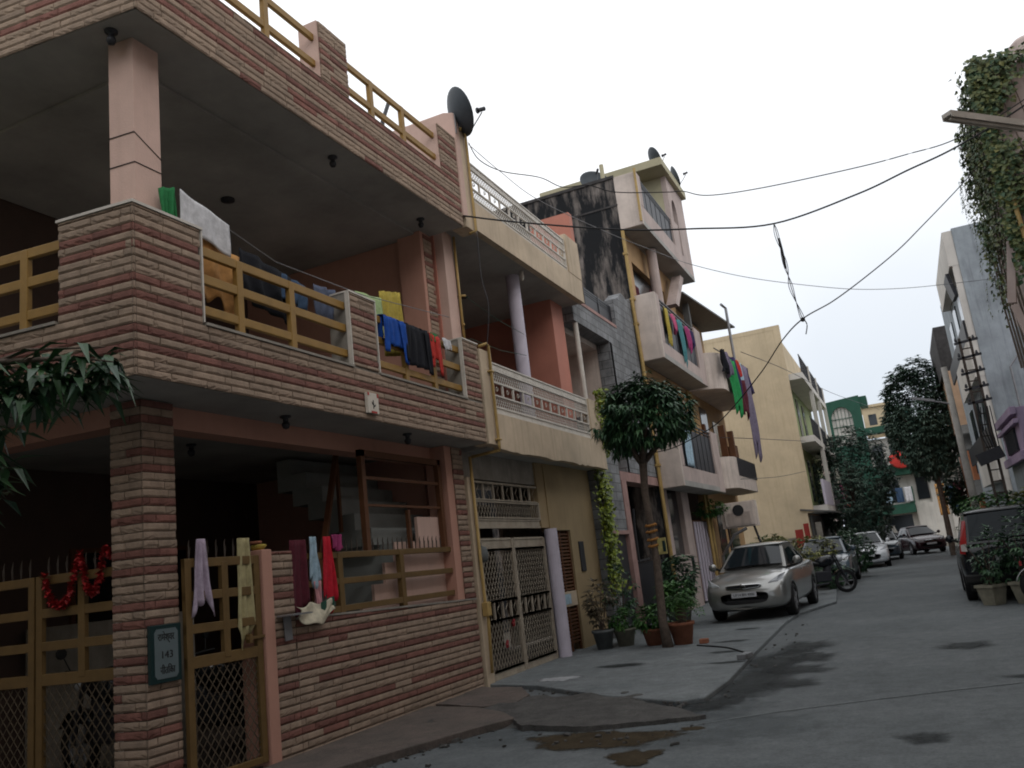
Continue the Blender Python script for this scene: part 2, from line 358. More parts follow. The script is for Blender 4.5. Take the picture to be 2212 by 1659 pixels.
def tile_mat(name, cols, dark, sc=(1, 1, 1), bw=.42, bh=.2):
    """wall faced with stone tiles: tile grid, tone per tile, joints"""
    m = bpy.data.materials.new(name); m.use_nodes = True; nt = m.node_tree; L = nt.links; p = nt.nodes["Principled BSDF"]
    tc = nn(nt, "ShaderNodeTexCoord"); sp = nn(nt, "ShaderNodeSeparateXYZ"); cb = nn(nt, "ShaderNodeCombineXYZ"); ad = nn(nt, "ShaderNodeMath", operation='ADD')
    L.new(tc.outputs["Object"], sp.inputs[0]); L.new(sp.outputs["X"], ad.inputs[0]); L.new(sp.outputs["Y"], ad.inputs[1]); L.new(ad.outputs[0], cb.inputs["X"]); L.new(sp.outputs["Z"], cb.inputs["Y"])
    b = nn(nt, "ShaderNodeTexBrick"); b.inputs["Scale"].default_value = 1; b.inputs["Brick Width"].default_value = bw; b.inputs["Row Height"].default_value = bh; b.inputs["Mortar Size"].default_value = .008
    b.inputs["Color1"].default_value = (*cols[0], 1); b.inputs["Color2"].default_value = (*cols[1], 1); b.inputs["Mortar"].default_value = (*dark, 1); b.inputs["Bias"].default_value = -.1
    L.new(cb.outputs[0], b.inputs["Vector"])
    n = nn(nt, "ShaderNodeTexNoise"); n.inputs["Scale"].default_value = 2.6; n.inputs["Detail"].default_value = 7; n.inputs["Roughness"].default_value = .75; L.new(tc.outputs["Object"], n.inputs["Vector"])
    r = nn(nt, "ShaderNodeMapRange"); r.inputs["From Min"].default_value = .32; r.inputs["From Max"].default_value = .68; r.inputs["To Min"].default_value = .55; r.inputs["To Max"].default_value = 1.35; L.new(n.outputs["Fac"], r.inputs["Value"])
    mx = nn(nt, "ShaderNodeMix", data_type='RGBA', blend_type='MULTIPLY'); mx.inputs["Factor"].default_value = 1; L.new(b.outputs["Color"], mx.inputs["A"]); L.new(r.outputs["Result"], mx.inputs["B"]); L.new(mx.outputs["Result"], p.inputs["Base Color"])
    p.inputs["Roughness"].default_value = .85; bp = nn(nt, "ShaderNodeBump"); bp.inputs["Strength"].default_value = .4; bp.inputs["Distance"].default_value = .02; L.new(n.outputs["Fac"], bp.inputs["Height"]); L.new(bp.outputs["Normal"], p.inputs["Normal"])
    MATS[name] = m
tile_mat('slate', ((.23, .235, .245), (.165, .17, .175)), (.07, .07, .07))

# ================================================================== GROUND
def irregular(cx, cy, rx, ry, n=40, seed=0, amp=.25):
    o = []
    for i in range(n):
        t = 2*math.pi*i/n; k = 1+amp*noise.noise(Vector((math.cos(t)*1.6+seed, math.sin(t)*1.6, seed*.7)))+amp*.5*noise.noise(Vector((math.cos(t)*5, math.sin(t)*5, seed)))
        o.append((cx+rx*k*math.cos(t), cy+ry*k*math.sin(t)))
    return o
def ground_mat(name, col, col2, scale=.7, rough=.9, bump=.35):
    m = bpy.data.materials.new(name); m.use_nodes = True; nt = m.node_tree; L = nt.links; p = nt.nodes["Principled BSDF"]
    tc = nn(nt, "ShaderNodeTexCoord"); a = nn(nt, "ShaderNodeTexNoise"); a.inputs["Scale"].default_value = scale; a.inputs["Detail"].default_value = 8; a.inputs["Roughness"].default_value = .72
    b = nn(nt, "ShaderNodeTexNoise"); b.inputs["Scale"].default_value = 38; b.inputs["Detail"].default_value = 9; b.inputs["Roughness"].default_value = .8
    vor = nn(nt, "ShaderNodeTexVoronoi"); vor.inputs["Scale"].default_value = 130
    L.new(tc.outputs["Object"], a.inputs["Vector"]); L.new(tc.outputs["Object"], b.inputs["Vector"]); L.new(tc.outputs["Object"], vor.inputs["Vector"])
    r = nn(nt, "ShaderNodeMapRange"); r.inputs["From Min"].default_value = .36; r.inputs["From Max"].default_value = .64; L.new(a.outputs["Fac"], r.inputs["Value"])
    mx = nn(nt, "ShaderNodeMix", data_type='RGBA'); mx.inputs["A"].default_value = (*col, 1); mx.inputs["B"].default_value = (*col2, 1); L.new(r.outputs["Result"], mx.inputs["Factor"])
    r2 = nn(nt, "ShaderNodeMapRange"); r2.inputs["From Min"].default_value = .3; r2.inputs["From Max"].default_value = .7; r2.inputs["To Min"].default_value = .62; r2.inputs["To Max"].default_value = 1.32; L.new(b.outputs["Fac"], r2.inputs["Value"])
    mm = nn(nt, "ShaderNodeMix", data_type='RGBA', blend_type='MULTIPLY'); mm.inputs["Factor"].default_value = 1; L.new(mx.outputs["Result"], mm.inputs["A"]); L.new(r2.outputs["Result"], mm.inputs["B"])
    c3 = nn(nt, "ShaderNodeTexNoise"); c3.inputs["Scale"].default_value = 5.5; c3.inputs["Detail"].default_value = 10; c3.inputs["Roughness"].default_value = .82; L.new(tc.outputs["Object"], c3.inputs["Vector"])
    r3 = nn(nt, "ShaderNodeMapRange"); r3.inputs["From Min"].default_value = .34; r3.inputs["From Max"].default_value = .66; r3.inputs["To Min"].default_value = .72; r3.inputs["To Max"].default_value = 1.24; L.new(c3.outputs["Fac"], r3.inputs["Value"])
    m3 = nn(nt, "ShaderNodeMix", data_type='RGBA', blend_type='MULTIPLY'); m3.inputs["Factor"].default_value = 1; L.new(mm.outputs["Result"], m3.inputs["A"]); L.new(r3.outputs["Result"], m3.inputs["B"])
    L.new(m3.outputs["Result"], p.inputs["Base Color"]); p.inputs["Roughness"].default_value = rough
    ad = nn(nt, "ShaderNodeMath", operation='ADD'); L.new(b.outputs["Fac"], ad.inputs[0]); L.new(vor.outputs["Distance"], ad.inputs[1])
    bp = nn(nt, "ShaderNodeBump"); bp.inputs["Strength"].default_value = bump; bp.inputs["Distance"].default_value = .02; L.new(ad.outputs["Value"], bp.inputs["Height"]); L.new(bp.outputs["Normal"], p.inputs["Normal"])
    MATS[name] = m
ground_mat('earth', (.10, .085, .065), (.15, .13, .10))
ground_mat('road_mat', (.092, .104, .108), (.134, .147, .152), .55)
ground_mat('dust_mat', (.125, .14, .147), (.17, .187, .193), 1.2)
ground_mat('slab_mat', (.13, .146, .152), (.19, .206, .21), .9)
ground_mat('stone_slab', (.085, .072, .062), (.13, .10, .086), 1.6)
ground_mat('dirt_mat', (.042, .032, .020), (.070, .054, .035), 5)
ground_mat('rubble', (.088, .085, .08), (.145, .138, .13), 3, bump=.9)
ground_mat('wet_mat', (.030, .034, .035), (.048, .053, .054), 3.5, rough=.6)
mat('puddle_white', (.36, .37, .38), .9, .4, 9)
def soften(name, lo, hi, scale):
    """stains fade out unevenly towards their rim (attribute fade: 1 in the middle, 0 on the rim)"""
    m = M(name); nt = m.node_tree; L = nt.links; nt.nodes['Principled BSDF'].inputs['Specular IOR Level'].default_value = .05; o = [n for n in nt.nodes if n.type == 'OUTPUT_MATERIAL'][0]; p = nt.nodes["Principled BSDF"]
    a = nn(nt, "ShaderNodeAttribute", attribute_name="fade"); tc = nn(nt, "ShaderNodeTexCoord"); n = nn(nt, "ShaderNodeTexNoise"); n.inputs["Scale"].default_value = scale; n.inputs["Detail"].default_value = 8; n.inputs["Roughness"].default_value = .75
    L.new(tc.outputs["Object"], n.inputs["Vector"]); s = nn(nt, "ShaderNodeMath", operation='ADD'); L.new(a.outputs["Fac"], s.inputs[0]); L.new(n.outputs["Fac"], s.inputs[1])
    r = nn(nt, "ShaderNodeMapRange"); r.inputs["From Min"].default_value = lo; r.inputs["From Max"].default_value = hi; L.new(s.outputs[0], r.inputs["Value"])
    tr = nn(nt, "ShaderNodeBsdfTransparent"); mx = nn(nt, "ShaderNodeMixShader"); L.new(r.outputs["Result"], mx.inputs["Fac"]); L.new(tr.outputs[0], mx.inputs[1]); L.new(p.outputs[0], mx.inputs[2]); L.new(mx.outputs[0], o.inputs["Surface"])
soften('wet_mat', .7, 1.5, 6); soften('dust_mat', .7, 1.5, 4); soften('dirt_mat', .55, .8, 7); soften('puddle_white', .6, .9, 9)
def stain(cx, cy, rx, ry, z, m, seed=0, amp=.4, shear=0.0):
    P = irregular(cx, cy, rx, ry, 48, seed, amp); n = len(P); vs = [(cx, cy, z)]; fd = [1.0]
    for k, f in ((.35, .85), (1.0, 0.0)):
        for x, y in P: vs.append((cx+(x-cx)*k+shear*(y-cy)*k, cy+(y-cy)*k, z)); fd.append(f)
    mb = MB(); mb.add(vs, [(0, 1+i, 1+(i+1) % n) for i in range(n)]+[(1+i, 1+n+i, 1+n+(i+1) % n, 1+(i+1) % n) for i in range(n)])
    o = struct(mb.build('dirt', m)); at = o.data.attributes.new('fade', 'FLOAT', 'POINT'); at.data.foreach_set('value', fd); return o

def sheet(name, poly, z, m):
    mb = MB(); ar = sum(poly[i][0]*poly[(i+1) % len(poly)][1]-poly[(i+1) % len(poly)][0]*poly[i][1] for i in range(len(poly)))
    if ar < 0: poly = poly[::-1]
    mb.add([(x, y, z) for x, y in poly], [tuple(range(len(poly)))]); return struct(mb.build(name, m))
sheet('ground', [(-500, -500), (500, -500), (500, 700), (-500, 700)], -.012, 'earth')
sheet('road', [(-7.5, -40), (6, -40), (6, 62), (-7.5, 62)], -.004, 'road_mat')
sheet('cross_road', [(-60, -8), (-7.5, -8), (-7.5, 4.2), (-60, 4.2)], -.004, 'road_mat')
# concrete forecourt in front of the cream and slate houses (a real step above the road)
mb = MB()
mb.prism([(-5.75, 11.32), (-4.9, 10.95), (-3.6, 9.85), (-2.55, 9.2), (-2.30, 9.35), (-2.26, 10.5), (-2.36, 12.9), (-2.5, 17.35), (-2.45, 19.2), (-1.9, 21.6), (-2.3, 27), (-6.0, 27), (-6.0, 11.4)], -.1, .055)
o = mb.build('pavement', 'slab_mat', bevel=.015); struct(o)
mb = MB(); mb.prism([(-5.78, 4.0), (-5.1, 4.0), (-5.02, 6.3), (-4.62, 7.35), (-4.35, 8.1), (-4.12, 8.55), (-4.45, 8.95), (-5.0, 9.35), (-5.78, 9.6)], -.1, .075); struct(mb.build('stone_path', 'stone_slab', bevel=.01))
# broken drain cover and rubble between the slabs
mb = MB()
def rub(u, v):
    x = -5.78+u*(3.45-.6*v); y = 8.25+v*1.9+u*.35-.4*u*u; edge = min(u, 1-u, v, 1-v)
    return Vector((x, y, -.02+min(edge*.7, .07)+.035*noise.noise(Vector((x*3, y*3, 0)))+.02*noise.noise(Vector((x*9, y*9, 4)))))
mb.grid(rub, 60, 36); struct(mb.build('rubble_ground', 'rubble', smooth=True))
def slab_poly(P, z0, tilt, seed):      # broken edge polygon, tilted top
    Q = []
    for i, (x, y) in enumerate(P):
        x2, y2 = P[(i+1) % len(P)]
        for k in range(8):
            t = k/8; Q.append((x+(x2-x)*t+.045*noise.noise(Vector((x*3+k*.7, y*3, seed))), y+(y2-y)*t+.045*noise.noise(Vector((x*3, y*3+k*.7, seed+4)))))
    n = len(Q); cx = sum(q[0] for q in Q)/n; cy = sum(q[1] for q in Q)/n; mb = MB()
    top = [(x, y, z0+tilt[0]*(x-cx)+tilt[1]*(y-cy)+.006*noise.noise(Vector((x*6, y*6, 1)))) for x, y in Q]; ctr = (cx, cy, z0+.012)
    ar = sum(Q[i][0]*Q[(i+1) % n][1]-Q[(i+1) % n][0]*Q[i][1] for i in range(n)); o = 1 if ar > 0 else -1
    f = [(i, (i+1) % n, n) for i in range(n)]+[((i+1) % n, i, n+1+i, n+1+(i+1) % n) for i in range(n)]
    mb.add(top+[ctr]+[(x, y, -.05) for x, y in Q], [q if o > 0 else q[::-1] for q in f]); return mb
tag(slab_poly([(-4.5, 9.55), (-3.6, 9.6), (-2.5, 8.95), (-2.1, 8.45), (-2.6, 8.25), (-3.2, 8.05), (-3.9, 8.22), (-4.3, 8.75)], .05, (-.012, -.006), 1).build('broken_slab', 'rubble'), 'large broken concrete slab lying between the stone house and the pale forecourt', 'slab')
tag(slab_poly([(-5.75, 9.75), (-5.0, 9.45), (-4.62, 9.6), (-4.7, 10.25), (-5.1, 10.85), (-5.75, 11.0)], .06, (-.02, .0), 5).build('broken_slab', 'stone_slab'), 'brownish paving slab at the foot of the stone wall beside the white gate', 'slab')
stain(-2.9, 8.3, 2.2, 1.5, .0015, 'dust_mat', 70, .3)
Pq = [(-2.2, 8.15), (-1.5, 8.65), (-.7, 9.05), (.1, 9.4), (1.0, 9.75), (2.2, 10.1)]
sheet('road', Pq+[(x, y+.03) for x, y in Pq[::-1]], .0045, 'slab_mat')
stain(-2.9, 7.72, .75, .42, .003, 'dirt_mat', 3, .35); stain(-2.35, 7.0, .22, .3, .003, 'dirt_mat', 8, .5); stain(-2.15, 8.05, .12, .12, .003, 'dirt_mat', 9, .5)
for i, q in enumerate([(-2.0, 10.6, .55, 1.9, .5, .06), (-1.95, 12.2, .6, 1.3, .4, .0), (-1.55, 11.3, .5, .5, .5, 0), (-1.5, 12.4, .45, .5, .5, 0), (-2.2, 9.2, .5, .6, .5, 0), (-1.75, 13.6, .5, .9, .5, .05), (-1.5, 10.3, .4, .4, .5, 0)]): stain(q[0], q[1], q[2], q[3], .003+.0015*i, 'wet_mat', 20+i, q[4], q[5])
for i, (x, y, a, b_) in enumerate([(-2.55, 12.0, .4, .16), (-2.85, 13.2, .38, .18), (-3.0, 14.6, .4, .2), (-3.1, 16.5, .3, .25), (-4.2, 12.4, .5, .3)]): stain(x, y, a, b_, .0590, 'wet_mat', 40+i)
for i, (x, y, a, b_) in enumerate([(-.2, 7.4, .28, .24), (.35, 12.6, .45, .5), (.9, 10.0, .6, .2)]): stain(x, y, a, b_, .003, 'wet_mat', 60+i)
stain(-4.75, 11.4, .42, .22, .0590, 'puddle_white', 21, .6)

mb = MB(); rr = random.Random(17)
def pebble(x, y, z, s):
    vs = []
    for k in range(8):
        vs.append((x+s*(1 if k & 1 else -1)*rr.uniform(.5, 1), y+s*(1 if k & 2 else -1)*rr.uniform(.5, 1), z+s*(.8 if k & 4 else -.4)*rr.uniform(.4, 1)))
    mb.add(vs, [(0, 2, 3, 1), (4, 5, 7, 6), (0, 1, 5, 4), (1, 3, 7, 5), (3, 2, 6, 7), (2, 0, 4, 6)])
for k in range(170):
    t = rr.random(); q = rr.random()
    if q < .35: x, y = -4.75+2.5*t+rr.gauss(0, .10), 10.75-1.5*t+rr.gauss(0, .12)-.15
    elif q < .6: x, y = -4.9+rr.gauss(0, .10)+.75*t, 6.2+2.6*t+rr.gauss(0, .10)
    elif q < .8: x, y = -2.9+rr.gauss(0, .55), 7.7+rr.gauss(0, .35)
    else: x, y = -2.15+rr.gauss(0, .12), 9.3+8*t
    pebble(x, y, .005+(.03 if q < .35 else 0), rr.uniform(.006, .03)*(1 if rr.random() > .06 else 1.7))
mb.build('gravel', 'rubble', kind='stuff')
# ================================================================== HOUSE 1 (stone-clad corner house)
XB, XW = -5.36, -5.8
DL = Vector((-.9943, -.107, 0)); NL = Vector((.107, -.9943, 0))
H1 = thing('corner_house', 'two storey corner house clad in striped beige and red split stone with mustard railings', 'house', (-5.8, 5.2, 0))
def LP(c, a, d=0.0): v = Vector((c[0], c[1], 0))+DL*a+NL*d; return (v.x, v.y)
C1 = (XB, 4.87); C2 = (XB, 4.95)
def slabpoly(c, inset): 
    return [(c[0]-inset, c[1]+inset), (c[0]-inset, 11.21), (-9.9, 11.235), LP(c, 4.55, -inset)]
# floor and roof slabs (soffits seen from the street)
mb = MB(); mb.prism(slabpoly(C1, .028), 3.431, 3.62); mb.build('balcony_slab', 'ceiling', H1)
mb = MB(); mb.prism(slabpoly(C2, .028), 6.838, 7.02); mb.build('roof_slab', 'ceiling', H1)
# upper verandah ceiling step and beams
mb = MB(); mb.box(-9.45, -6.08, 5.6, 11.0, 6.80, 6.836); mb.build('ceiling_panel', 'ceiling', H1)
mb = MB(); mb.box(-6.32, -6.06, 5.85, 11.2, 3.22, 3.43); mb.prism([(-6.25, 5.5), (-9.9, 5.1), (-9.9, 5.35), (-6.25, 5.75)], 3.24, 3.43); mb.build('porch_beam', 'pink_paint', H1)
# back wall, party wall, ground floor wall
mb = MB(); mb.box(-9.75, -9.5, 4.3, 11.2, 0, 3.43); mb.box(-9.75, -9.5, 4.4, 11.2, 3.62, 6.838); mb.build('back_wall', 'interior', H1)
mb = MB(); mb.box(-9.5, -6.36, 11.02, 11.22, 0, 3.43); mb.box(-9.5, -6.36, 11.02, 11.22, 3.62, 6.838); mb.build('party_wall', 'pink_paint', H1)
for (y0, y1, z0, z1) in [(5.6, 6.5, .12, 2.3), (7.6, 9.4, .9, 2.4), (5.3, 6.2, 3.62, 5.9), (8.0, 9.0, 3.62, 5.8)]:
    mb = MB(); mb.box(-9.498, -9.45, y0-.06, y1+.06, z0, z1+.06, 0); mb.box(-9.45, -9.44, y0, y1, z0+.02, z1, 1); mb.build('door', ['brown_frame', 'black_void'], H1)
mb = MB(); mb.box(-9.9, -5.9, 4.6, 11.2, -.02, .06); mb.build('porch_floor', 'stone_slab', H1)
# ---- balcony parapet with stone
def wallseg(mb, c, a0, a1, z0, z1, th, right, mi=0):
    if right: mb.box(c[0]-.025-th, c[0]-.025, c[1]+a0, c[1]+a1, z0, z1, mi)
    else:
        q = [LP(c, a0, -.025), LP(c, a1, -.025), LP(c, a1, -.025-th), LP(c, a0, -.025-th)]; mb.prism(q, z0, z1, mi)
LEND = 4.5
mb = MB()
wallseg(mb, C1, .03, 6.345, 3.432, 4.02, .12, True); wallseg(mb, C1, .15, LEND, 3.432, 4.02, .12, False)
mb.box(-5.51, -5.35, 5.67, 7.95, 4.02, 4.045); mb.box(-5.51, -5.35, 8.485, 10.73, 4.02, 4.045); mb.prism([LP(C1, .82, .01), LP(C1, LEND, .01), LP(C1, LEND, -.16), LP(C1, .82, -.16)], 4.02, 4.045)
mb.build('parapet', 'cement', H1)
mb = MB()
mb.prism([(XB-.025, 4.90), (XB-.025, 5.645), (-5.95, 5.645), LP(C1, .80, -.27), LP(C1, .80, -.025), LP(C1, .03, -.025)], 4.02, 4.925)
mb.build('corner_pier', 'cement', H1)
for (y0, y1) in [(7.95, 8.485), (10.73, 11.23)]:
    mb = MB(); mb.box(XB-.30, XB-.026, y0, y1, 4.02, 4.93); mb.build('pier', 'cement', H1)
mb = MB()
clad(mb, (XB-.025, 4.87, 3.43), (0, 1, 0), (1, 0, 0), [(0, 6.36, 3.434, 4.02), (0, .765, 4.02, 4.93), (3.08+.012, 3.60, 4.046, 4.925), (5.86+.012, 6.355, 4.046, 4.925)], seed=1)
clad(mb, (*LP(C1, 0, -.025), 3.43), DL, NL, [(0, LEND, 3.434, 4.02), (0, .80, 4.02, 4.93)], seed=2)
mb.build('balcony_stone_cladding', STONE, H1)
# thin white edge trims
mb = MB()
for y in (5.652, 7.943, 8.492, 10.722): mb.box(XB-.06, XB-.003, y-.008, y+.008, 4.045, 4.93)
for (y0, y1) in [(7.94, 8.495), (10.72, 11.235)]: mb.box(XB-.31, XB+.002, y0, y1, 4.93, 4.95)
mb.prism([(XB+.004, 4.865), (XB+.004, 5.66), (-6.0, 5.66), LP(C1, .815, -.28), LP(C1, .815, .005)], 4.93, 4.955)
each(mb, 'edge_trim', 'white_metal', H1)
# railings
def railing(name, ys, rails, posts, z0, z1, x=XB-.10, wd=.05, m='mustard', pw=.085):
    mb = MB()
    for (za, zb) in rails: mb.box(x-wd/2, x+wd/2, ys[0], ys[1], za, zb)
    for y in posts: mb.box(x-wd/2-.004, x+wd/2+.004, y-pw/2, y+pw/2, z0, z1)
    return mb.build(name, m, H1, bevel=.006)
RL = [(4.725, 4.815), (4.455, 4.545), (4.155, 4.24)]
railing('balcony_railing', (5.645, 7.95), RL, (6.215, 7.0), 4.046, 4.81)
railing('balcony_railing', (8.485, 10.73), RL, (9.24, 9.98), 4.046, 4.81)
mb = MB()
for za, zb in RL: mb.bar((*LP(C1, .8, -.1), (za+zb)/2), (*LP(C1, LEND, -.1), (za+zb)/2), .05, zb-za)
for a in (1.25, 2.05, 2.9): mb.bar((*LP(C1, a, -.1), 4.05), (*LP(C1, a, -.1), 4.81), .058, .085, up=DL)
mb.build('balcony_railing', 'mustard', H1, bevel=.006)
# upper column with two cords
mb = MB(); q = [(-5.72, 5.235), (-5.72, 5.545), (-6.0, 5.515), (-6.0, 5.205)]; mb.prism(q, 4.93, 6.84); mb.build('upper_column', 'pink_pale', H1, bevel=.006)
def loopq(z): return [(-6.0, 5.201, z), (-5.717, 5.231, z)]
mb = MB(); mb.tube(loopq(5.86)+[(-5.717, 5.55, 5.70)], .005, 5); mb.tube(loopq(5.56)+[(-5.717, 5.55, 5.56)], .005, 5); mb.build('cord', 'ink', H1)
# ---- roof band and roof parapet
mb = MB(); wallseg(mb, C2, .03, 6.28, 6.839, 7.60, .12, True); wallseg(mb, C2, .15, LEND, 6.839, 7.60, .12, False); mb.build('roof_parapet', 'cement', H1)
for (y0, y1, z1) in [(7.73, 8.33, 8.385), (10.66, 11.235, 8.36), (4.98, 5.7, 8.385)]:
    mb = MB(); mb.box(XB-.30, XB-.026, y0, y1, 7.60, z1); mb.build('roof_pier', 'pink_pale', H1)
mb = MB()
clad(mb, (XB-.025, 4.95, 6.84), (0, 1, 0), (1, 0, 0), [(0, 6.285, 6.842, 7.60), (2.80, 3.375, 7.60, 8.385), (5.73, 6.285, 7.60, 8.36), (.03, .75, 7.60, 8.385)], zref=6.84, seed=5)
clad(mb, (*LP(C2, 0, -.025), 6.84), DL, NL, [(0, LEND, 6.842, 7.60)], zref=6.84, seed=6)
mb.build('roof_stone_cladding', STONE, H1)
RU = [(8.125, 8.21), (7.765, 7.85), (7.60, 7.645)]
railing('roof_railing', (5.7, 7.73), RU, (6.85,), 7.60, 8.21)
railing('roof_railing', (8.33, 10.66), RU, (8.95, 9.75), 7.60, 8.21)
mb = MB(); mb.slab([(-5.345, 11.24, 7.02), (-5.345, 11.24, 8.80), (-5.52, 11.24, 8.86), (-8.8, 11.24, 8.86), (-8.8, 11.24, 7.02)], (0, .16, 0)); mb.build('roof_side_wall', 'pink_pale', H1, bevel=.02)
mb = MB(); mb.tube([(-5.9, 9.80, 7.02), (-5.9, 9.97, 8.24), (-5.9, 10.18, 8.63)], .03, 8); mb.build('roof_pipe', 'dark_metal', H1)
# pilaster at the far end of the upper verandah
mb = MB(); mb.box(-6.38, -5.98, 10.9, 11.225, 3.62, 6.836); mb.build('pilaster', 'pink_paint', H1)
mb = MB(); clad(mb, (-5.985, 10.93, 3.62), (0, 1, 0), (1, 0, 0), [(0.05, .30, 3.63, 6.83)], seed=9); mb.build('pilaster_cladding', STONE, H1)
# ---- ground floor: column, gate posts, low wall
cx0, cy0 = -5.93, 5.44
mb = MB(); mb.prism([(cx0-.022, cy0+.022), (cx0-.022, cy0+.35), (cx0-.36, cy0+.31), (cx0-.33, cy0-.02)], 0, 3.425); mb.build('porch_column', 'cement', H1)
mb = MB(); clad(mb, (cx0-.022, cy0, .05), (0, 1, 0), (1, 0, 0), [(0, .37, .05, 3.42)], seed=11); clad(mb, (cx0-.022, cy0+.018, .05), DL, NL, [(0, .335, .05, 3.42)], seed=12); mb.build('column_cladding', STONE, H1)
mb = MB(); mb.box(-6.1, -5.79, 6.74, 6.885, 0, 2.05); mb.build('gate_post', 'pink_paint', H1, bevel=.008)
mb = MB(); mb.box(-6.08, -5.826, 6.887, 7.215, 0, 2.03); mb.build('gate_pier', 'cement', H1)
mb = MB(); topz = lambda a: 1.335-.10*max(0, a-.33)/3.9
mb.slab([(-5.826, 7.217, 0), (-5.826, 11.21, 0), (-5.826, 11.21, 1.225), (-5.826, 7.217, 1.325)], (-.2, 0, 0)); mb.build('low_wall', 'cement', H1)
mb = MB(); clad(mb, (-5.825, 6.887, 0), (0, 1, 0), (1, 0, 0), [(0, .33, .01, 2.03), (.332, 4.32, .01, topz), (4.02, 4.335, 1.24, 3.42)], zref=.01, seed=14)
mb.build('low_wall_cladding', STONE, H1)
mb = MB(); mb.slab([(-5.80, 7.22, 1.335), (-5.80, 11.22, 1.235), (-6.05, 11.22, 1.235), (-6.05, 7.22, 1.335)], (0, 0, .022)); mb.build('wall_coping', 'cement', H1)
mb = MB(); mb.box(-6.15, -5.828, 10.72, 11.215, 1.26, 3.425); mb.build('end_pier', 'pink_paint', H1)
RG = [(1.93, 2.0), (1.64, 1.71), (1.34, 1.41)]
mb = MB()
for za, zb in RG: mb.box(-5.93, -5.87, 7.215, 10.74, za, zb)
for y in (8.12, 9.42): mb.box(-5.936, -5.864, y-.045, y+.045, 1.30, 1.99)
mb.build('wall_railing', 'mustard_shaded', H1, bevel=.006)
mb = MB()
for y in (8.74, 10.62): mb.box(-5.95, -5.88, y-.04, y+.04, 2.0, 3.22)
mb.box(-5.95, -5.88, 8.70, 10.66, 3.14, 3.22); mb.box(-5.935, -5.895, 8.74, 10.62, 2.86, 2.90); mb.box(-5.935, -5.895, 8.74, 10.62, 2.53, 2.56)
mb.box(-5.95, -5.90, 9.72, 9.77, 2.0, 2.5)
mb.build('window_frame', 'brown_frame', H1)
mb = MB(); mb.box(-6.0, -5.955, 10.02, 10.60, 2.01, 2.42); mb.build('pink_panel', 'pink_pale', H1)
# stairs rising to the back
mb = MB()
for k in range(8): mb.box(-6.9, -6.045, 7.6+.27*k, 7.87+.27*k, .07 if k < 2 else .25*(k-1), .095+.25*(k+1))
mb.box(-6.9, -6.045, 9.77, 10.98, 1.9, 2.09)
for k in range(6): mb.box(-6.2-.24*(k+1), -6.2-.24*k, 9.28, 10.99, 2.09 if k < 1 else 2.09+.215*(k-1), 2.09+.215*(k+1))
mb.build('staircase', 'stair', H1)
mb = MB(); mb.slab([(-6.0, 7.6, .07)]+[q for k in range(8) for q in ((-6.0, 7.6+.27*k, .10+.25*(k+1)), (-6.0, 7.87+.27*k, .10+.25*(k+1)))]+[(-6.0, 10.98, 2.1), (-6.0, 10.98, .07)], (-.04, 0, 0)); mb.build('stair_side', 'pink_pale', H1)
mb = MB(); mb.bar((-6.2, 8.0, 1.25), (-6.6, 9.2, 3.3), .06, .07); mb.bar((-6.6, 9.2, 3.3), (-6.6, 9.2, 2.3), .04, .04); mb.bar((-6.25, 8.6, 1.2), (-6.25, 8.6, 2.1), .03, .03); mb.build('stair_handrail', 'brown_frame', H1)
# spikes on gates and wall rail
def spikes(mb, ys, x, z, h=.16, d=(0, 1, 0), p0=None):
    for y in ys:
        b = Vector((x, y, z)) if p0 is None else Vector(p0)+Vector(d)*y
        b.z = z; mb.tube([b, b+Vector((0, 0, h*.75)), b+Vector((.01, 0, h))], [.008, .007, .001], 5)
        mb.tube([b, b+Vector(d)*.022+Vector((0, 0, h*.6))], [.005, .003], 4)
mb = MB(); spikes(mb, [7.3+.11*i for i in range(31)], -5.9, 2.0); mb.build('spike_row', 'rust', H1)
# gates: a steel grid above, diamond mesh below
def lattice(mb, P, u0, u1, z0, z1, step, w, mi=0, ang=1.0):
    """crossed diagonal bars clipped to a rectangle; P(u, z) gives the point"""
    h = z1-z0; L_ = u1-u0; t = -h*ang
    while t < L_:
        for sgn in (1, -1):
            ua, ub = (t, t+h*ang) if sgn > 0 else (t+h*ang, t)
            a0, a1 = 0.0, 1.0
            du = ub-ua
            for lim, sg in ((0, 1), (L_, -1)):
                f0 = sg*(ua-lim); f1 = sg*(ub-lim)
                if f0 < 0 and f1 < 0: a1 = -1; break
                if f0 < 0: a0 = max(a0, f0/(f0-f1))
                if f1 < 0: a1 = min(a1, f0/(f0-f1))
            if a1-a0 > .02:
                p = P(u0+ua+du*a0, z0+h*a0); q = P(u0+ua+du*a1, z0+h*a1); mb.bar(p, q, w*.6, w, mi=mi)
        t += step
def h1_gate(label_p, p0, d, width, hinge_gap=.0, midposts=(), outer=True):
    p0 = Vector(p0); d = Vector(d).normalized(); P = lambda a, z: Vector((p0.x, p0.y, z))+d*a
    mb = MB()
    for za, zb in [(1.92, 2.0), (1.63, 1.71), (1.345, 1.425), (1.05, 1.15), (.10, .16)]: mb.bar(P(0, (za+zb)/2), P(width, (za+zb)/2), .045, zb-za)
    for a in (.035, width-.035): mb.bar(P(a, .10), P(a, 2.0), .05, .07, up=d)
    for a in midposts: mb.bar(P(a, 1.1), P(a, 1.96), .052, .075, up=d)
    g = mb.build('gate', 'mustard_shaded', H1, bevel=.004)
    mb = MB(); lattice(mb, P, .07, width-.07, .16, 1.05, .085, .0085, ang=.75); mb.build('gate_mesh', 'mesh_dark', g)
    mb = MB(); spikes(mb, [.07+.105*i for i in range(int((width-.1)/.105)+1)], 0, 2.0, .17, d, p0); mb.build('gate_spikes', 'rust', g)
    return g
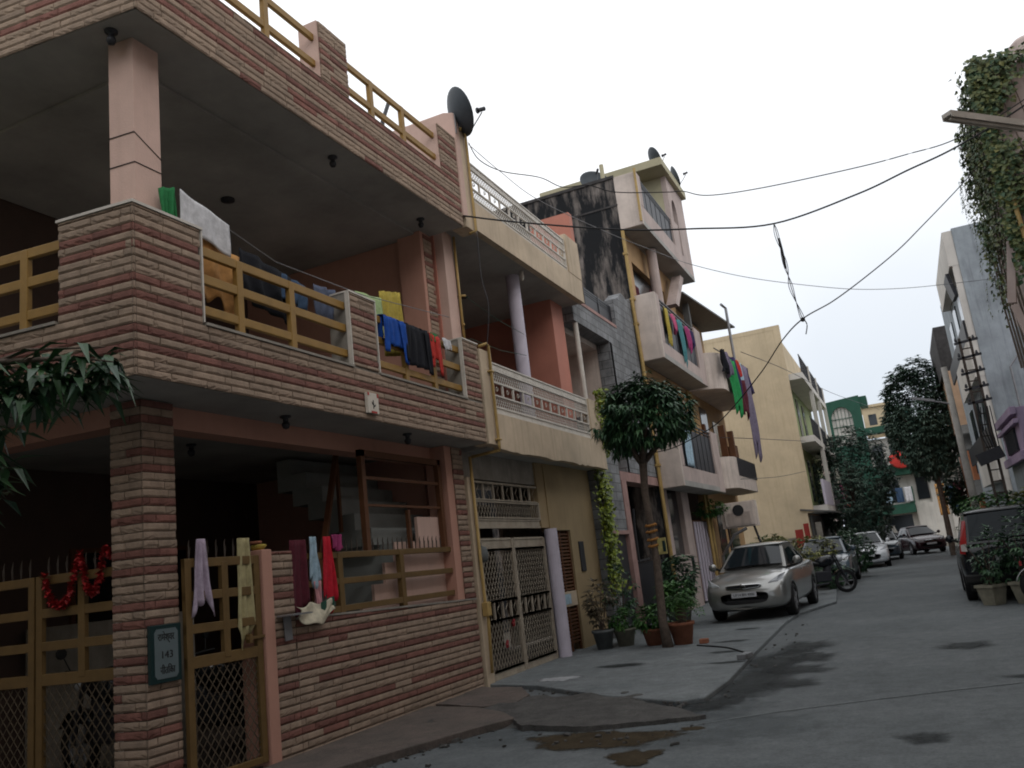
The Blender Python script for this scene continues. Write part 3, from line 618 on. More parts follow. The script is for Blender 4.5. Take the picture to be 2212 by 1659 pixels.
h1_gate('', (-5.9, 5.83, 0), (0.06, .9, 0), .90, midposts=(.46,))
h1_gate('', (*LP((cx0, cy0), .36, -.12), 0), DL, .93, midposts=(.42,))
h1_gate('', (*LP((cx0, cy0), 1.31, -.12), 0), DL, .95, midposts=(.5,))
h1_gate('', (*LP((cx0, cy0), 2.28, -.12), 0), DL, .95, midposts=(.5,))
mb = MB(); mb.box(-5.83, -5.80, 6.50, 6.76, 1.22, 1.245); mb.box(-5.84, -5.79, 6.52, 6.56, 1.19, 1.27); mb.build('gate_latch', 'mustard_shaded', H1)
# pale low inner wall seen through the left gate
mb = MB(); mb.box(-9.4, -7.0, 6.9, 7.05, .06, 1.55); mb.build('inner_wall', 'cement', H1)
# bulb holders under the slabs
def bulb(x, y, z, s=1.0):
    mb = MB(); mb.lathe([(.001, 0), (.06*s, -.001), (.06*s, -.018), (.03*s, -.03), (.028*s, -.07), (.04*s, -.075), (.045*s, -.10), (.03*s, -.135), (.001, -.145)], (x, y, z), 12); mb.build('bulb_holder', 'dark_metal', H1, smooth=True)
for x, y, z in [(-5.8, 5.07, 6.838), (-5.63, 8.22, 6.838), (-5.74, 10.54, 6.838), (-5.75, 7.17, 3.431), (-5.6, 9.37, 3.431), (-7.4, 7.5, 3.431)]: bulb(x, y, z)
mb = MB(); mb.lathe([(.001, 0), (.09, -.002), (.09, -.03), (.001, -.05)], (-7.36, 8.26, 6.80), 14); mb.build('ceiling_rose', 'dark_metal', H1)

# ---- things on and around the corner house
def text_mesh(name, body, size, loc, u, up, m, parent, thick=.0015, width=None, font=None):
    cu = bpy.data.curves.new(name, 'FONT'); cu.body = body; cu.size = size; cu.align_x = 'CENTER'; cu.align_y = 'CENTER'; cu.extrude = thick
    to = bpy.data.objects.new(name, cu); COL.objects.link(to); dg = bpy.context.evaluated_depsgraph_get()
    me = bpy.data.meshes.new_from_object(to.evaluated_get(dg)); bpy.data.objects.remove(to); bpy.data.curves.remove(cu)
    u = Vector(u).normalized(); up = Vector(up).normalized(); n = u.cross(up)
    wv = max((v.co.x for v in me.vertices), default=0)-min((v.co.x for v in me.vertices), default=0)
    sx = width/wv if width and wv > 1e-6 else 1.0
    for v in me.vertices: v.co = Vector(loc)+u*v.co.x*sx+up*v.co.y+n*v.co.z
    me.materials.clear(); me.materials.append(M(m)); o = bpy.data.objects.new(name, me); COL.objects.link(o); setparent(o, parent); return o
NP = thing('name_plate', 'dark green and grey house name plate numbered 143 fixed to the stone gate column', 'name plate', (-5.90, 5.60, .985))
mb = MB(); mb.box(-5.93, -5.893, 5.445, 5.78, .985, 1.46); mb.build('backing_board', 'board_green', NP, bevel=.004)
pl = [(5.485, 1.05), (5.51, 1.02), (5.715, 1.02), (5.74, 1.05), (5.74, 1.395), (5.715, 1.425), (5.51, 1.425), (5.485, 1.395)]
mb = MB(); mb.slab([(-5.893, y, z) for y, z in pl], (.004, 0, 0)); mb.build('face_panel', 'board_grey', NP)
text_mesh('number_text', '143', .085, (-5.887, 5.615, 1.21), (0, 1, 0), (0, 0, 1), 'ink', NP, width=.115)
text_mesh('upper_text', '\u0930\u093e\u092e\u0947\u0936\u094d\u0935\u0930', .085, (-5.887, 5.61, 1.355), (0, 1, 0), (0, 0, 1), 'ink', NP, width=.18)
text_mesh('lower_text', '\u0928\u0940\u0924\u093f\u0915\u093e', .085, (-5.887, 5.62, 1.085), (0, 1, 0), (0, 0, 1), 'ink', NP, width=.16)
TL = thing('wall_tile', 'cream wall tile with dark curved marks and red corners set in the balcony stone', 'tile', (-5.34, 8.2, 3.5))
mb = MB(); mb.box(-5.36, -5.318, 8.10, 8.32, 3.505, 3.745); mb.build('tile_face', 'tile_white', TL, bevel=.004)
mb = MB(); mb.tube([(-5.317, 8.205, 3.56), (-5.317, 8.212, 3.60), (-5.317, 8.205, 3.66)], .006, 5); mb.tube([(-5.317, 8.21, 3.58), (-5.317, 8.235, 3.595), (-5.317, 8.25, 3.615)], [.003, .010, .003], 5); mb.tube([(-5.317, 8.21, 3.60), (-5.317, 8.19, 3.618), (-5.317, 8.18, 3.64)], [.003, .009, .003], 5); mb.build('tile_marks', 'ink', TL)
mb = MB(); mb.box(-5.318, -5.313, 8.16, 8.27, 3.507, 3.53); mb.box(-5.318, -5.313, 8.10, 8.13, 3.71, 3.744); mb.box(-5.318, -5.313, 8.29, 8.319, 3.70, 3.744); mb.build('tile_corners', 'paint_red', TL)

# satellite dish
def dish(name, label, c, n, r, m='dish_dark', arm=True, mast=None, group=None):
    c = Vector(c); n = Vector(n).normalized(); t = thing(name, label, 'satellite dish', c-Vector((0, 0, r)), group)
    mb = MB(); pr = [(r*k/8, .32*r*((k/8)**2-1)) for k in range(9)]+[(r*1.02, .01)]+[(r*k/8*.99, .32*r*((k/8)**2-1)+.012) for k in range(8, -1, -1)]
    mb.lathe([(max(a, .001), b) for a, b in pr], c, 28, axis=n); mb.build('reflector', m, t, smooth=True)
    lo = -(Vector((0, 0, 1))-n*n.z).normalized()
    mb = MB(); f = c+n*r*.95+lo*r*.15; mb.tube([c+lo*r*.95, f+lo*.05], .012, 6); mb.tube([c-n*.3*r, c-n*.3*r-Vector((0, 0, mast or r*1.1))], .025, 8); mb.build('mount', 'grey_metal', t)
    mb = MB(); mb.lathe([(.001, -.08), (.035, -.08), (.035, .03), (.05, .05), (.05, .07), (.001, .075)], f, 10, axis=-n); mb.build('receiver', 'dark_metal', t, smooth=True)
    return t
dish('satellite_dish', 'large dark satellite dish on the roof corner of the stone clad house', (-5.28, 11.36, 8.84), (.62, .66, .36), .39, mast=.35)

# laundry on the first floor balcony
LX = -5.62
mb = MB(); mb.tube([(LX, 5.65, 5.36), (LX, 7.0, 5.08), (LX, 8.6, 5.12), (LX, 10.9, 5.35)], .006, 5); tag(mb.build('clothes_line', 'grey_metal'), 'thin clothes line strung along the first floor balcony of the corner house', 'clothes line')
G1 = 'washing on the corner house balcony'
cloth('white_sheet', 'white printed sheet hanging above the balcony rail beside the corner pier', 'laundry', 'cloth_white', (LX+.06, 5.60, 5.38), (LX+.06, 6.24, 5.23), .34, 2, .012, 1, group=G1)
cloth('green_cloth', 'crumpled green garment beside the upper pink column', 'laundry', 'cloth_green', (LX-.02, 5.44, 5.36), (LX+.02, 5.6, 5.40), .36, 3, .03, 2, wbot=.8, group=G1)
cloth('orange_towel', 'orange towel hanging behind the mustard railing', 'laundry', 'cloth_orange', (LX, 5.72, 5.02), (LX, 6.42, 4.96), .62, 2, .03, 3, wbot=.7, jag=.12, group=G1)
cloth('black_trousers', 'black trousers drying behind the middle of the balcony railing', 'laundry', 'cloth_black', (LX, 6.45, 5.08), (LX, 7.25, 4.96), .55, 3, .03, 4, group=G1)
cloth('denim_shirt', 'dark blue shirt on the line left of the grey one', 'laundry', 'cloth_denim', (LX, 7.0, 4.98), (LX, 7.5, 4.93), .3, 3, .03, 5, group=G1)
cloth('grey_shirt', 'blue grey shirt behind the railing next to the middle pier', 'laundry', 'cloth_bluegrey', (LX, 7.62, 5.0), (LX, 8.04, 5.02), .42, 3, .03, 6, wbot=.75, group=G1)
cloth('lime_cloth', 'pale green cloth hanging behind the middle pier', 'laundry', 'cloth_lime', (LX-.1, 8.62, 5.2), (LX-.1, 9.2, 5.24), .5, 2, .02, 7, group=G1)
cloth('yellow_cloth', 'bright yellow cloth hanging beside the pink pilaster', 'laundry', 'cloth_yellow', (LX-.12, 9.22, 5.36), (LX-.12, 9.72, 5.46), .9, 5, .03, 8, group=G1)
def garment(name, label, matn, y0, y1, z, body, sleeve, x=-5.385, seed=0, group=G1):
    """shirt folded over the rail: body and two sleeves in one mesh"""
    mb = MB(); hang(mb, (x, y0, z), (x, y1, z), body, 3, .018, seed, wbot=.85, nrm=(1, 0, 0))
    hang(mb, (x+.018, y0-.02, z-.01), (x+.018, y0+.10, z-.02), sleeve, 1, .012, seed+1, wbot=.8, n=6, nrm=(1, 0, 0), sh=-.25)
    hang(mb, (x+.018, y1-.12, z-.02), (x+.018, y1+.01, z-.03), sleeve*1.15, 1, .012, seed+2, wbot=.75, n=6, nrm=(1, 0, 0), sh=.3)
    hang(mb, (x-.03, y0+.02, z), (x-.13, y0+.02, z-.02), .3, 1, .01, seed+3, n=4, nrm=(0, 1, 0))
    mb.grid(lambda u, v: Vector((x-.13*v, y0+(y1-y0)*u, z+.012*math.sin(v*3.1)+.006*math.sin(u*20))), 10, 4)
    return tag(mb.build(name, matn, smooth=True, solid=.008), label, 'laundry', group)
garment('blue_shirt', 'bright blue shirt slung over the balcony rail', 'cloth_blue', 8.68, 9.16, 4.825, .36, .46, seed=11)
garment('black_shirt', 'black shirt hanging over the balcony rail right of the blue one', 'cloth_black', 9.18, 9.76, 4.83, .55, .50, seed=12)
garment('red_blouse', 'red and orange blouse dangling from the balcony rail', 'cloth_red', 9.80, 10.06, 4.82, .34, .46, seed=13)
cloth('green_scarf', 'small green cloth draped over the rail behind the red blouse', 'laundry', 'cloth_green', (-5.372, 9.82, 4.835), (-5.372, 10.0, 4.835), .12, 2, .01, 14, nrm=(1, 0, 0), group=G1)
cloth('white_rag', 'small white rag on the rail next to the end pier', 'laundry', 'cloth_white', (-5.39, 10.2, 4.84), (-5.39, 10.42, 4.83), .16, 2, .015, 15, nrm=(1, 0, 0), jag=.3, group=G1)
# cloths on the gate and wall rail
G2 = 'cloths hung on the gate spikes'
def drape(name, label, matn, y, z, drop, wt, wb, seed, x=-5.845, sh=0, jag=.10):
    return cloth(name, label, 'cloth', matn, (x, y-wt/2, z), (x, y+wt/2, z), drop, 2.5, .022, seed, wbot=wb/wt, nrm=(1, 0, 0), sh=sh, jag=jag, group=G2)
drape('lilac_towel', 'pale lilac towel hooked on the gate spikes right of the stone column', 'cloth_lilac', 6.0, 2.17, .60, .10, .26, 21)
drape('khaki_towel', 'long khaki towel hanging from the gate next to the pink post', 'cloth_khaki', 6.55, 2.17, .92, .13, .27, 22)
drape('maroon_shawl', 'dark maroon patterned shawl over the wall railing', 'cloth_maroon', 7.36, 2.14, .72, .22, .32, 23)
drape('grey_cloth', 'grey green cloth with pink hem hooked on the wall spikes', 'cloth_sky', 7.62, 2.17, .48, .12, .16, 24)
drape('rose_cloth', 'pale pink cloth hanging below the grey green one', 'cloth_rose', 7.66, 1.70, .36, .14, .12, 25)
drape('red_cloth', 'bright red cloth hanging on the wall railing', 'cloth_brightred', 7.87, 2.17, .72, .15, .22, 26)
drape('magenta_scarf', 'magenta patterned scarf knotted over the wall spikes', 'cloth_magenta', 8.06, 2.19, .16, .2, .16, 27)
# garland on the left gate
mb = MB(); rr = random.Random(4)
gp = [(1.15, 2.0), (1.13, 1.88), (1.06, 1.75), (.98, 1.71), (.90, 1.76), (.84, 1.9), (.79, 2.05), (.755, 2.15), (.73, 2.02), (.69, 1.86), (.63, 1.80), (.57, 1.83), (.53, 1.95), (.50, 2.10), (.46, 2.17), (.42, 2.10)]
for i in range(len(gp)-1):
    for k in range(9):
        t = k/9; a = gp[i][0]*(1-t)+gp[i+1][0]*t; z = gp[i][1]*(1-t)+gp[i+1][1]*t; c = Vector((*LP((cx0, cy0), a, -.06), z))
        for q in range(5):
            d = Vector((rr.uniform(-1, 1), rr.uniform(-1, 1), rr.uniform(-1, 1))).normalized(); leaf(mb, c, d, .055, .04, (0, 0, 1), rr.random(), 0, .1)
tag(mb.build('flower_garland', 'petal_red'), 'red flower garland looped over the gate beside the stone column', 'garland')
# newspaper and tin tray on the pier, clay bowl
mb = MB(); mb.grid(lambda u, v: Vector((-5.79+.02*math.sin(u*9+v*4)+.05*v, 7.22+.6*u+.03*math.sin(v*5), 1.46-.17*v*(.4+.9*math.sin(u*2.6+.3))-.02*math.sin(u*12)+.03*u)), 20, 10); o = mb.build('newspaper', 'cloth_cream', smooth=True, solid=.004); tag(o, 'crumpled newspaper and card lying on the low stone wall', 'newspaper')
mb = MB(); mb.grid(lambda u, v: Vector((-5.775+.02*math.sin(u*7), 7.60+.22*u, 1.475-.11*v+.05*u)), 6, 4); tag(mb.build('green_card', 'green_paint', solid=.004), 'small green card at the end of the crumpled newspaper', 'card')
mb = MB(); mb.box(-5.80, -5.60, 6.92, 7.23, 1.385, 1.40); mb.bar((-5.79, 7.06, 1.38), (-5.785, 7.07, 1.15), .012, .11, up=(0, 1, 0)); tag(mb.build('tin_shelf', 'grey_metal'), 'dark tin shelf with a hanging strip under the newspaper', 'shelf')
mb = MB(); mb.lathe([(.001, 0), (.05, 0), (.085, .04), (.08, .055), (.07, .04), (.001, .02)], (-5.92, 6.84, 2.052), 16, 1); mb.lathe([(.001, .06), (.06, .06), (.07, .09), (.001, .08)], (-5.92, 6.8, 2.052), 16, 0); tag(mb.build('clay_bowl', ['terracotta', 'cloth_yellow'], smooth=True), 'clay bowl with a yellow cup on top of the pink gate post', 'bowl')

# ================================================================== HOUSE 2 (cream house with white lattice railings)
H2 = thing('cream_house', 'cream house with white lattice balcony railings between the stone house and the slate house', 'house', (-5.8, 14, 0))
ya, yb = 11.26, 16.72
mb = MB(); mb.box(-9.9, XB-.125, 11.45, yb-.03, 3.40, 3.55); mb.box(-9.9, XB-.125, 11.45, yb-.03, 6.932, 7.05); each(mb, 'floor_slab', 'ceiling', H2)
mb = MB(); rj = random.Random(3)
mb.box(XB-.12, XB, 11.66, yb, 6.93, 7.43)
n = 34; low = [3.40-.03*abs(noise.noise(Vector((i*.9, 2, 0))))*2-.02 for i in range(n+1)]
mb.slab([(XB, 11.66+(yb-11.66)*i/n, low[i]) for i in range(n+1)]+[(XB, yb, 3.93), (XB, 11.66, 3.93)], (-.12, 0, 0))
each(mb, 'fascia', 'cream', H2)
mb = MB(); mb.box(XB-.25, XB+.012, 11.26, 11.655, 3.42, 4.88); mb.box(XB-.25, XB+.012, 11.30, 11.655, 6.86, 8.62); each(mb, 'boundary_post', 'cream', H2, bevel=.01)
mb = MB(); mb.box(XB-.16, XB+.01, 15.99, yb+.01, 7.43, 8.28); mb.box(XB-.16, XB+.008, 16.06, yb+.01, 3.93, 4.76); each(mb, 'end_post', 'cream', H2, bevel=.01)
mb = MB(); mb.box(-6.3, XB-.17, 16.5, 16.7, 7.05, 8.95); mb.box(XB-.17, XB-.02, 16.5, 16.7, 7.43, 8.95); mb.build('roof_end_wall', 'salmon', H2)
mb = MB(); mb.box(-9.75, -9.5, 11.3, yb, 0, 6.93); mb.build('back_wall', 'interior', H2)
mb = MB(); mb.box(-9.5, -6.5, 16.5, yb-.02, 3.55, 6.93); mb.box(-9.5, -5.95, 11.27, 11.44, 3.55, 6.93); each(mb, 'side_wall', 'salmon', H2)
mb = MB(); mb.box(-6.5, -5.83, 15.9, 16.55, 3.55, 6.93); mb.build('corner_pier', 'salmon', H2)
mb = MB(); mb.box(-5.95, -5.80, 11.30, 11.62, 3.55, 6.93); mb.build('corner_strip', 'pink_pale', H2)
mb = MB(); mb.lathe([(.125, 3.55), (.125, 6.93)], (-5.85, 14.08, 0), 20); mb.build('round_column', 'lavender', H2, smooth=True)
mb = MB(); mb.tube([(-5.72, 16.98, .3), (-5.72, 16.98, 7.1)], .055, 10); mb.build('drain_pipe', 'white_metal', H2)
for z in (6.93,): 
    mb = MB(); mb.lathe([(.001, 0), (.04, -.001), (.03, -.06), (.045, -.1), (.03, -.17), (.001, -.19)], (-5.6, 13.95, z), 10); mb.build('bulb_holder', 'white_metal', H2, smooth=True)
mb = MB(); mb.bar((-6.9, 12.9, 6.5), (-6.5, 13.4, 6.5), .12, .015); mb.lathe([(.001, .42), (.02, .42), (.02, .05), (.08, .04), (.08, -.04), (.001, -.05)], (-6.9, 12.9, 6.5), 10); mb.build('ceiling_fan', 'dark_metal', H2)
def lattice_rail(name, y0, y1, z0, z1, x=XB-.05, parent=None, step=.075, nb=11):
    """white steel railing: embossed strip, fine mesh, row of framed squares, fine mesh, bottom strip"""
    h = z1-z0; a = [z0, z0+.13*h, z0+.36*h, z0+.62*h, z0+.86*h, z1]; P = lambda u, z: Vector((x, u, z)); t = MB()
    for z in a: t.box(x-.018, x+.018, y0, y1, z-.012, z+.012)
    for y in (y0+.015, y1-.015): t.box(x-.02, x+.02, y-.015, y+.015, z0, z1)
    t.box(x-.004, x+.004, y0, y1, a[0], a[1]); t.box(x-.004, x+.004, y0, y1, a[4], a[5])
    for i in range(int((y1-y0)/.11)): t.bar((x+.006, y0+.05+i*.11, a[4]+.03), (x+.006, y0+.11+i*.11, a[5]-.03), .006, .02)
    for i in range(1, nb): t.box(x-.016, x+.016, y0+(y1-y0)*i/nb-.014, y0+(y1-y0)*i/nb+.014, a[2], a[3])
    for i in range(nb):
        yc = y0+(y1-y0)*(i+.5)/nb; t.tube([(x, yc+.05*math.cos(k*.9)*(1-k*.09), (a[2]+a[3])/2+.05*math.sin(k*.9)*(1-k*.09)) for k in range(9)], .007, 4)
    rl = t.build(name, 'white_metal', parent)
    for q in (1, 3): t = MB(); lattice(t, P, y0, y1, a[q], a[q+1], step, .011, ang=.8); t.build('rail_mesh', 'white_metal', rl)
    return rl
lattice_rail('balcony_railing', 11.66, 16.06, 3.94, 4.75, parent=H2)
lattice_rail('roof_railing', 11.66, 15.99, 7.44, 8.15, parent=H2)
# yellow service pipes on the boundary post
mb = MB(); px = XB+.05
mb.tube([(px-.1, 11.36, 4.94), (px, 11.45, 4.98), (px, 11.5, 4.95), (px, 11.5, 3.42), (px, 11.5, 3.34), (-5.75, 11.42, 3.30)], .024, 8)
for z in (4.55, 3.5): mb.box(px-.05, px+.03, 11.45, 11.55, z-.012, z+.012)
mb.tube([(px, 11.48, 8.66), (px, 11.54, 8.5), (px, 11.54, 6.86), (px-.08, 11.45, 6.80)], .022, 8)
mb.tube([(px-.02, 11.4, 8.55), (px+.02, 11.45, 8.75), (px-.05, 11.35, 8.75)], .02, 6)
mb.tube([(-5.76, 11.62, 6.9), (-5.76, 11.62, 4.9)], .022, 8); mb.tube([(-5.76, 11.62, 5.9), (-5.68, 11.68, 5.9)], .02, 6); mb.tube([(-5.76, 11.62, 5.4), (-5.7, 11.55, 5.4)], .018, 6)
mb.tube([(-5.75, 11.36, 3.3), (-5.75, 11.36, 1.15), (-5.73, 11.37, .95), (-5.75, 11.36, .2)], .024, 8)
mb.build('gas_pipe', 'yellow_pipe', H2, smooth=True)
mb = MB(); mb.box(-5.78, -5.68, 11.30, 11.42, .98, 1.18); mb.build('pipe_valve', 'yellow_pipe', H2, bevel=.015)
# ground floor: wall, gate, grille
mb = MB(); mb.box(-5.98, -5.80, 14.32, 15.28, 2.2, 3.40); mb.box(-5.98, -5.80, 15.28, 16.7, 0, 3.40); mb.box(-6.0, -5.82, 13.98, 14.32, 2.25, 3.4); mb.build('front_wall', 'beige_wall', H2)
mb = MB(); mb.box(-6.05, -5.86, 11.3, 13.98, 3.0, 3.40); mb.build('lintel', 'cement', H2)
mb = MB(); mb.box(-5.90, -5.79, 11.27, 11.50, 0, 3.0); mb.build('gate_jamb', 'cream', H2)
mb = MB(); mb.lathe([(.001, .05), (.115, .05), (.115, 2.22), (.001, 2.222)], (-5.74, 14.16, 0), 18); mb.build('gate_post', 'lavender', H2, smooth=False)
def grille(y0, y1, spec, parent, name, x=-5.84, nb=7):
    """spec rows: (kind, z0, z1) with kind band / mesh / squares"""
    t = MB(); P = lambda u, z: Vector((x, u, z)); m2s = []
    for y in (y0+.025, y1-.025): t.box(x-.022, x+.022, y-.025, y+.025, spec[0][1], spec[-1][2])
    for k, za, zb in spec:
        for z in (za, zb): t.box(x-.02, x+.02, y0+.05, y1-.05, z-.016, z+.016)
        if k == 'band': t.box(x-.004, x+.008, y0+.05, y1-.05, za, zb)
        if k == 'mesh': m2 = MB(); lattice(m2, P, y0+.05, y1-.05, za, zb, .10, .0095, ang=.62); m2s.append(m2)
        if k == 'squares':
            for i in range(1, nb): t.box(x-.015, x+.015, y0+(y1-y0)*i/nb-.017, y0+(y1-y0)*i/nb+.017, za, zb)
            for i in range(nb):
                yc = y0+(y1-y0)*(i+.5)/nb; t.tube([(x, yc+.04*math.sin(q*1.2), za+(zb-za)*q/8) for q in range(9)], .006, 4)
    g = t.build(name, 'cream_metal', parent); [q.build('mesh_panel', 'cream_metal', g) for q in m2s]; return g
grille(11.50, 13.98, [('squares', 2.68, 2.95), ('mesh', 2.40, 2.66), ('band', 2.26, 2.38)], H2, 'transom_grille', nb=7)
SP = [('band', .06, .17), ('mesh', .17, .88), ('squares', .88, 1.16), ('mesh', 1.16, 1.92), ('band', 1.92, 2.08)]
grille(11.52, 12.70, SP, H2, 'gate', nb=4); grille(12.71, 14.03, SP, H2, 'gate', nb=5)
mb = MB(); [mb.tube([(-5.80, 12.05+.03*math.sin(k*2.5+j), .5+.03*j+.03*math.cos(k*2.5)) for k in range(7)], .02, 5) for j in range(2)]; [mb.tube([(-5.80, 12.35+.03*math.sin(k*2.5+j), .78+.03*j+.03*math.cos(k*2.5)) for k in range(7)], .02, 5) for j in range(2)]; tag(mb.build('red_ribbon', 'petal_red'), 'red ribbon flowers tied low on the white lattice gate', 'ribbon')
t = MB(); [t.box(-5.87, -5.84, 14.33, 15.26, .2+.062*i, .232+.062*i) for i in range(10)]; [t.box(-5.87, -5.84, 14.33, 15.26, 1.12+.062*i, 1.152+.062*i) for i in range(17)]
[t.box(-5.88, -5.83, y-.02, y+.02, .06, 2.19) for y in (14.35, 14.8, 15.24)]; t.build('side_gate', 'brown_frame', H2)
mb = MB(); mb.box(-5.88, -5.82, 14.32, 15.27, .84, 1.10); mb.box(-5.819, -5.815, 14.65, 14.95, .88, 1.06, 1); mb.build('gate_panel', ['cream', 'cloth_sky'], H2)
mb = MB(); mb.box(-5.80, -5.775, 15.62, 15.86, 1.42, 1.98); mb.build('meter_box', 'dark_metal', H2, bevel=.006)
mb = MB(); mb.tube([(-5.80, 11.40, 2.12), (-5.77, 11.44, 2.02), (-5.77, 11.44, 1.9)], .02, 6); mb.lathe([(.001, -.12), (.07, -.1), (.085, 0), (.06, .1), (.001, .12)], (-5.75, 11.45, 1.86), 10); tag(mb.build('gate_pouch', 'pot_grey', smooth=True), 'dark cloth pouch hung at the top of the white gate hinge post', 'pouch')
mb = MB(); mb.box(-9.5, -5.9, 11.3, 16.7, -.02, .05); mb.build('courtyard_floor', 'stone_slab', H2)
mb = MB(); mb.box(-8.2, -8.05, 11.5, 16.6, .05, 3.0); mb.build('inner_wall', 'interior', H2)
for (p, q) in [((-5.7, 11.7, 5.9), (-5.72, 14.0, 5.75)), ((-5.7, 11.7, 5.2), (-5.72, 14.0, 5.35))]:
    mb = MB(); mb.tube([p, ((p[0]+q[0])/2, (p[1]+q[1])/2, (p[2]+q[2])/2-.05), q], .005, 5)
    tag(mb.build('clothes_line', 'green_paint'), ('upper' if p[2] > 5.5 else 'lower')+' green clothes line between the yellow pipe and the lavender column', 'clothes line', 'green clothes lines')

# ================================================================== HOUSE 3 (slate faced)
XF = -5.66
H3 = thing('slate_house', 'narrow house faced in grey slate with a recessed white balcony behind the round-headed tree', 'house', (XF, 19.2, 0))
mb = MB()
mb.box(-6.0, XF, 16.76, 21.66, 6.64, 7.12); mb.box(-6.0, XF, 19.15, 21.66, 3.50, 6.64); mb.box(-6.0, XF, 19.95, 21.66, 7.12, 7.9)
mb.slab([(XF, 19.95, 7.9), (XF, 21.66, 7.9), (XF, 21.66, 8.35), (XF, 21.2, 8.2), (XF, 20.8, 8.28), (XF, 20.3, 8.0)], (-.34, 0, 0))
mb.box(-6.0, XF, 16.76, 18.45, 3.42, 4.55); mb.box(-6.0, XF, 16.76, 17.45, .05, 3.42); mb.box(-6.0, XF, 17.45, 18.45, 2.15, 3.42)
mb.build('slate_wall', 'slate', H3)
mb = MB(); mb.box(-6.04, XF+.012, 18.45, 21.66, 3.27, 3.48); mb.box(-6.04, XF+.012, 18.50, 18.84, .05, 3.27); mb.box(-5.9, XF+.014, 16.9, 19.9, 7.12, 7.2); mb.box(-6.0, XF+.01, 17.4, 18.5, 2.08, 2.16); each(mb, 'trim', 'slate_pink', H3)
mb = MB(); mb.box(-8.5, XF, 19.16, 19.3, 3.5, 6.63); mb.box(-8.5, -6.01, 16.8, 19.16, 6.5, 6.63); mb.box(-8.6, -8.4, 16.8, 19.2, 3.5, 6.63); mb.build('recess_wall', 'whitewash', H3)
mb = MB(); mb.box(-8.5, -6.0, 16.76, 21.66, 3.42, 3.5); mb.box(-9, -6.0, 16.76, 21.66, 6.65, 6.8); mb.build('floor_slab', 'ceiling', H3)
mb = MB(); mb.box(-6.5, -6.4, 16.95, 17.15, 4.55, 5.5); mb.build('red_shutter', 'paint_red', H3)
mb = MB()
for z in (7.72, 7.60, 7.66): mb.box(-5.80, -5.76, 16.9, 19.95, z-.02, z+.02)
mb.box(-5.78, -5.77, 16.9, 19.95, 7.2, 7.58)
for y in (16.9, 18.0, 19.0, 19.93): mb.box(-5.81, -5.75, y-.02, y+.02, 7.12, 7.73)
mb.build('balcony_railing', 'dark_metal', H3)
mb = MB(); mb.box(-5.9, -5.67, 19.75, 20.85, 5.45, 5.9); each(mb, 'window', 'glass_dark', H3)
mb = MB(); mb.box(-8.0, -7.9, 16.8, 21.6, .05, 3.4); mb.box(-8.0, -6.0, 18.8, 18.86, .05, 3.4); mb.build('inner_wall', 'whitewash', H3)
mb = MB(); mb.box(-5.95, -5.72, 17.5, 18.42, .06, 2.08); mb.build('door', 'dark_metal', H3)
mb = MB(); [mb.box(-5.80, -5.77, 18.86+.07*i, 18.9+.07*i, .1, 1.44) for i in range(40)]; mb.box(-5.79, -5.775, 18.86, 21.66, .1, 1.4); mb.build('gate', 'dark_metal', H3)
mb = MB(); mb.tube([(-5.75, 19.3, 1.44), (-5.75, 19.3, 2.2), (-5.7, 19.25, 2.65)], .03, 6); mb.bar((-5.76, 18.9, 1.46), (-5.76, 20.2, 1.50), .03, .04); mb.build('gate_post', 'dark_metal', H3)
# creeper on the drain pipe between the cream and slate houses
mb = MB(); rr = random.Random(12)
for i in range(1900):
    z = rr.uniform(.9, 5.05); wd = .13+.12*max(0, math.sin(z*1.7+.5))+(.1 if z < 3.4 else 0); y = 16.92+rr.gauss(0, wd*.75)-(0 if z < 3.6 else .12); x = -5.62+rr.uniform(-.06, .12)
    if z > 3.5: x += .25*min(1, (z-3.5)/.5)
    d = Vector((rr.uniform(.1, 1), rr.uniform(-1, 1), rr.uniform(-.9, .4)))
    leaf(mb, (x, y, z), d, rr.uniform(.07, .12), .075, (1, 0, .4), min(1, max(0, rr.gauss(.45, .3))), 0, .2)
CR = thing('creeper', 'bright yellow green creeper climbing the wall joint between the cream and slate houses', 'creeper', (-5.6, 16.9, .1)); mb.build('foliage', 'leaf_vine', CR)
mb = MB(); mb.tube([(-5.62, 16.9, .06), (-5.63, 16.95, 1.5), (-5.61, 16.88, 3), (-5.4, 16.8, 4.5)], [.02, .016, .012, .006], 6); mb.build('stem', 'bark', CR)

# ================================================================== HOUSE 4 (pinkish house with projecting balconies)
H4 = thing('balcony_house', 'tall pinkish house with three projecting balconies and a black mould stained side wall', 'house', (XF, 24.5, 0))
XP = -5.0; Y0, Y1 = 21.70, 27.2
mb = MB()
mb.box(-11.0, -5.64, 21.70, 21.90, 0, 11.62); mb.slab([(-11, 21.70, 11.62), (-5.64, 21.70, 11.62), (-5.64, 21.70, 11.95), (-11, 21.70, 11.95)], (0, .2, 0)); mb.build('stained_wall', 'stain_wall', H4)
mb = MB(); mb.box(-11.0, -5.62, 21.665, 21.70, 11.87, 11.955); mb.box(-11, -5.62, 21.68, 21.70, 11.05, 11.10); mb.build('wall_coping', 'mould', H4)
mb = MB(); mb.box(-5.9, -5.645, 21.90, Y1, 3.31, 6.56); mb.box(-5.9, -5.645, 21.90, 22.35, 6.58, 10.34); mb.box(-5.9, -5.645, 25.9, Y1, 6.58, 10.34); mb.box(-5.9, -5.645, 22.35, 25.9, 9.6, 10.34); mb.build('front_wall', 'ochre', H4)
mb = MB(); mb.box(-5.9, -5.66, 23.95, 24.75, .05, 3.3); mb.box(-5.9, -5.66, 21.90, 22.4, .05, 3.3); mb.box(-5.9, -5.66, 22.4, 23.95, .05, 1.48); mb.build('ground_wall', 'pinkish', H4)
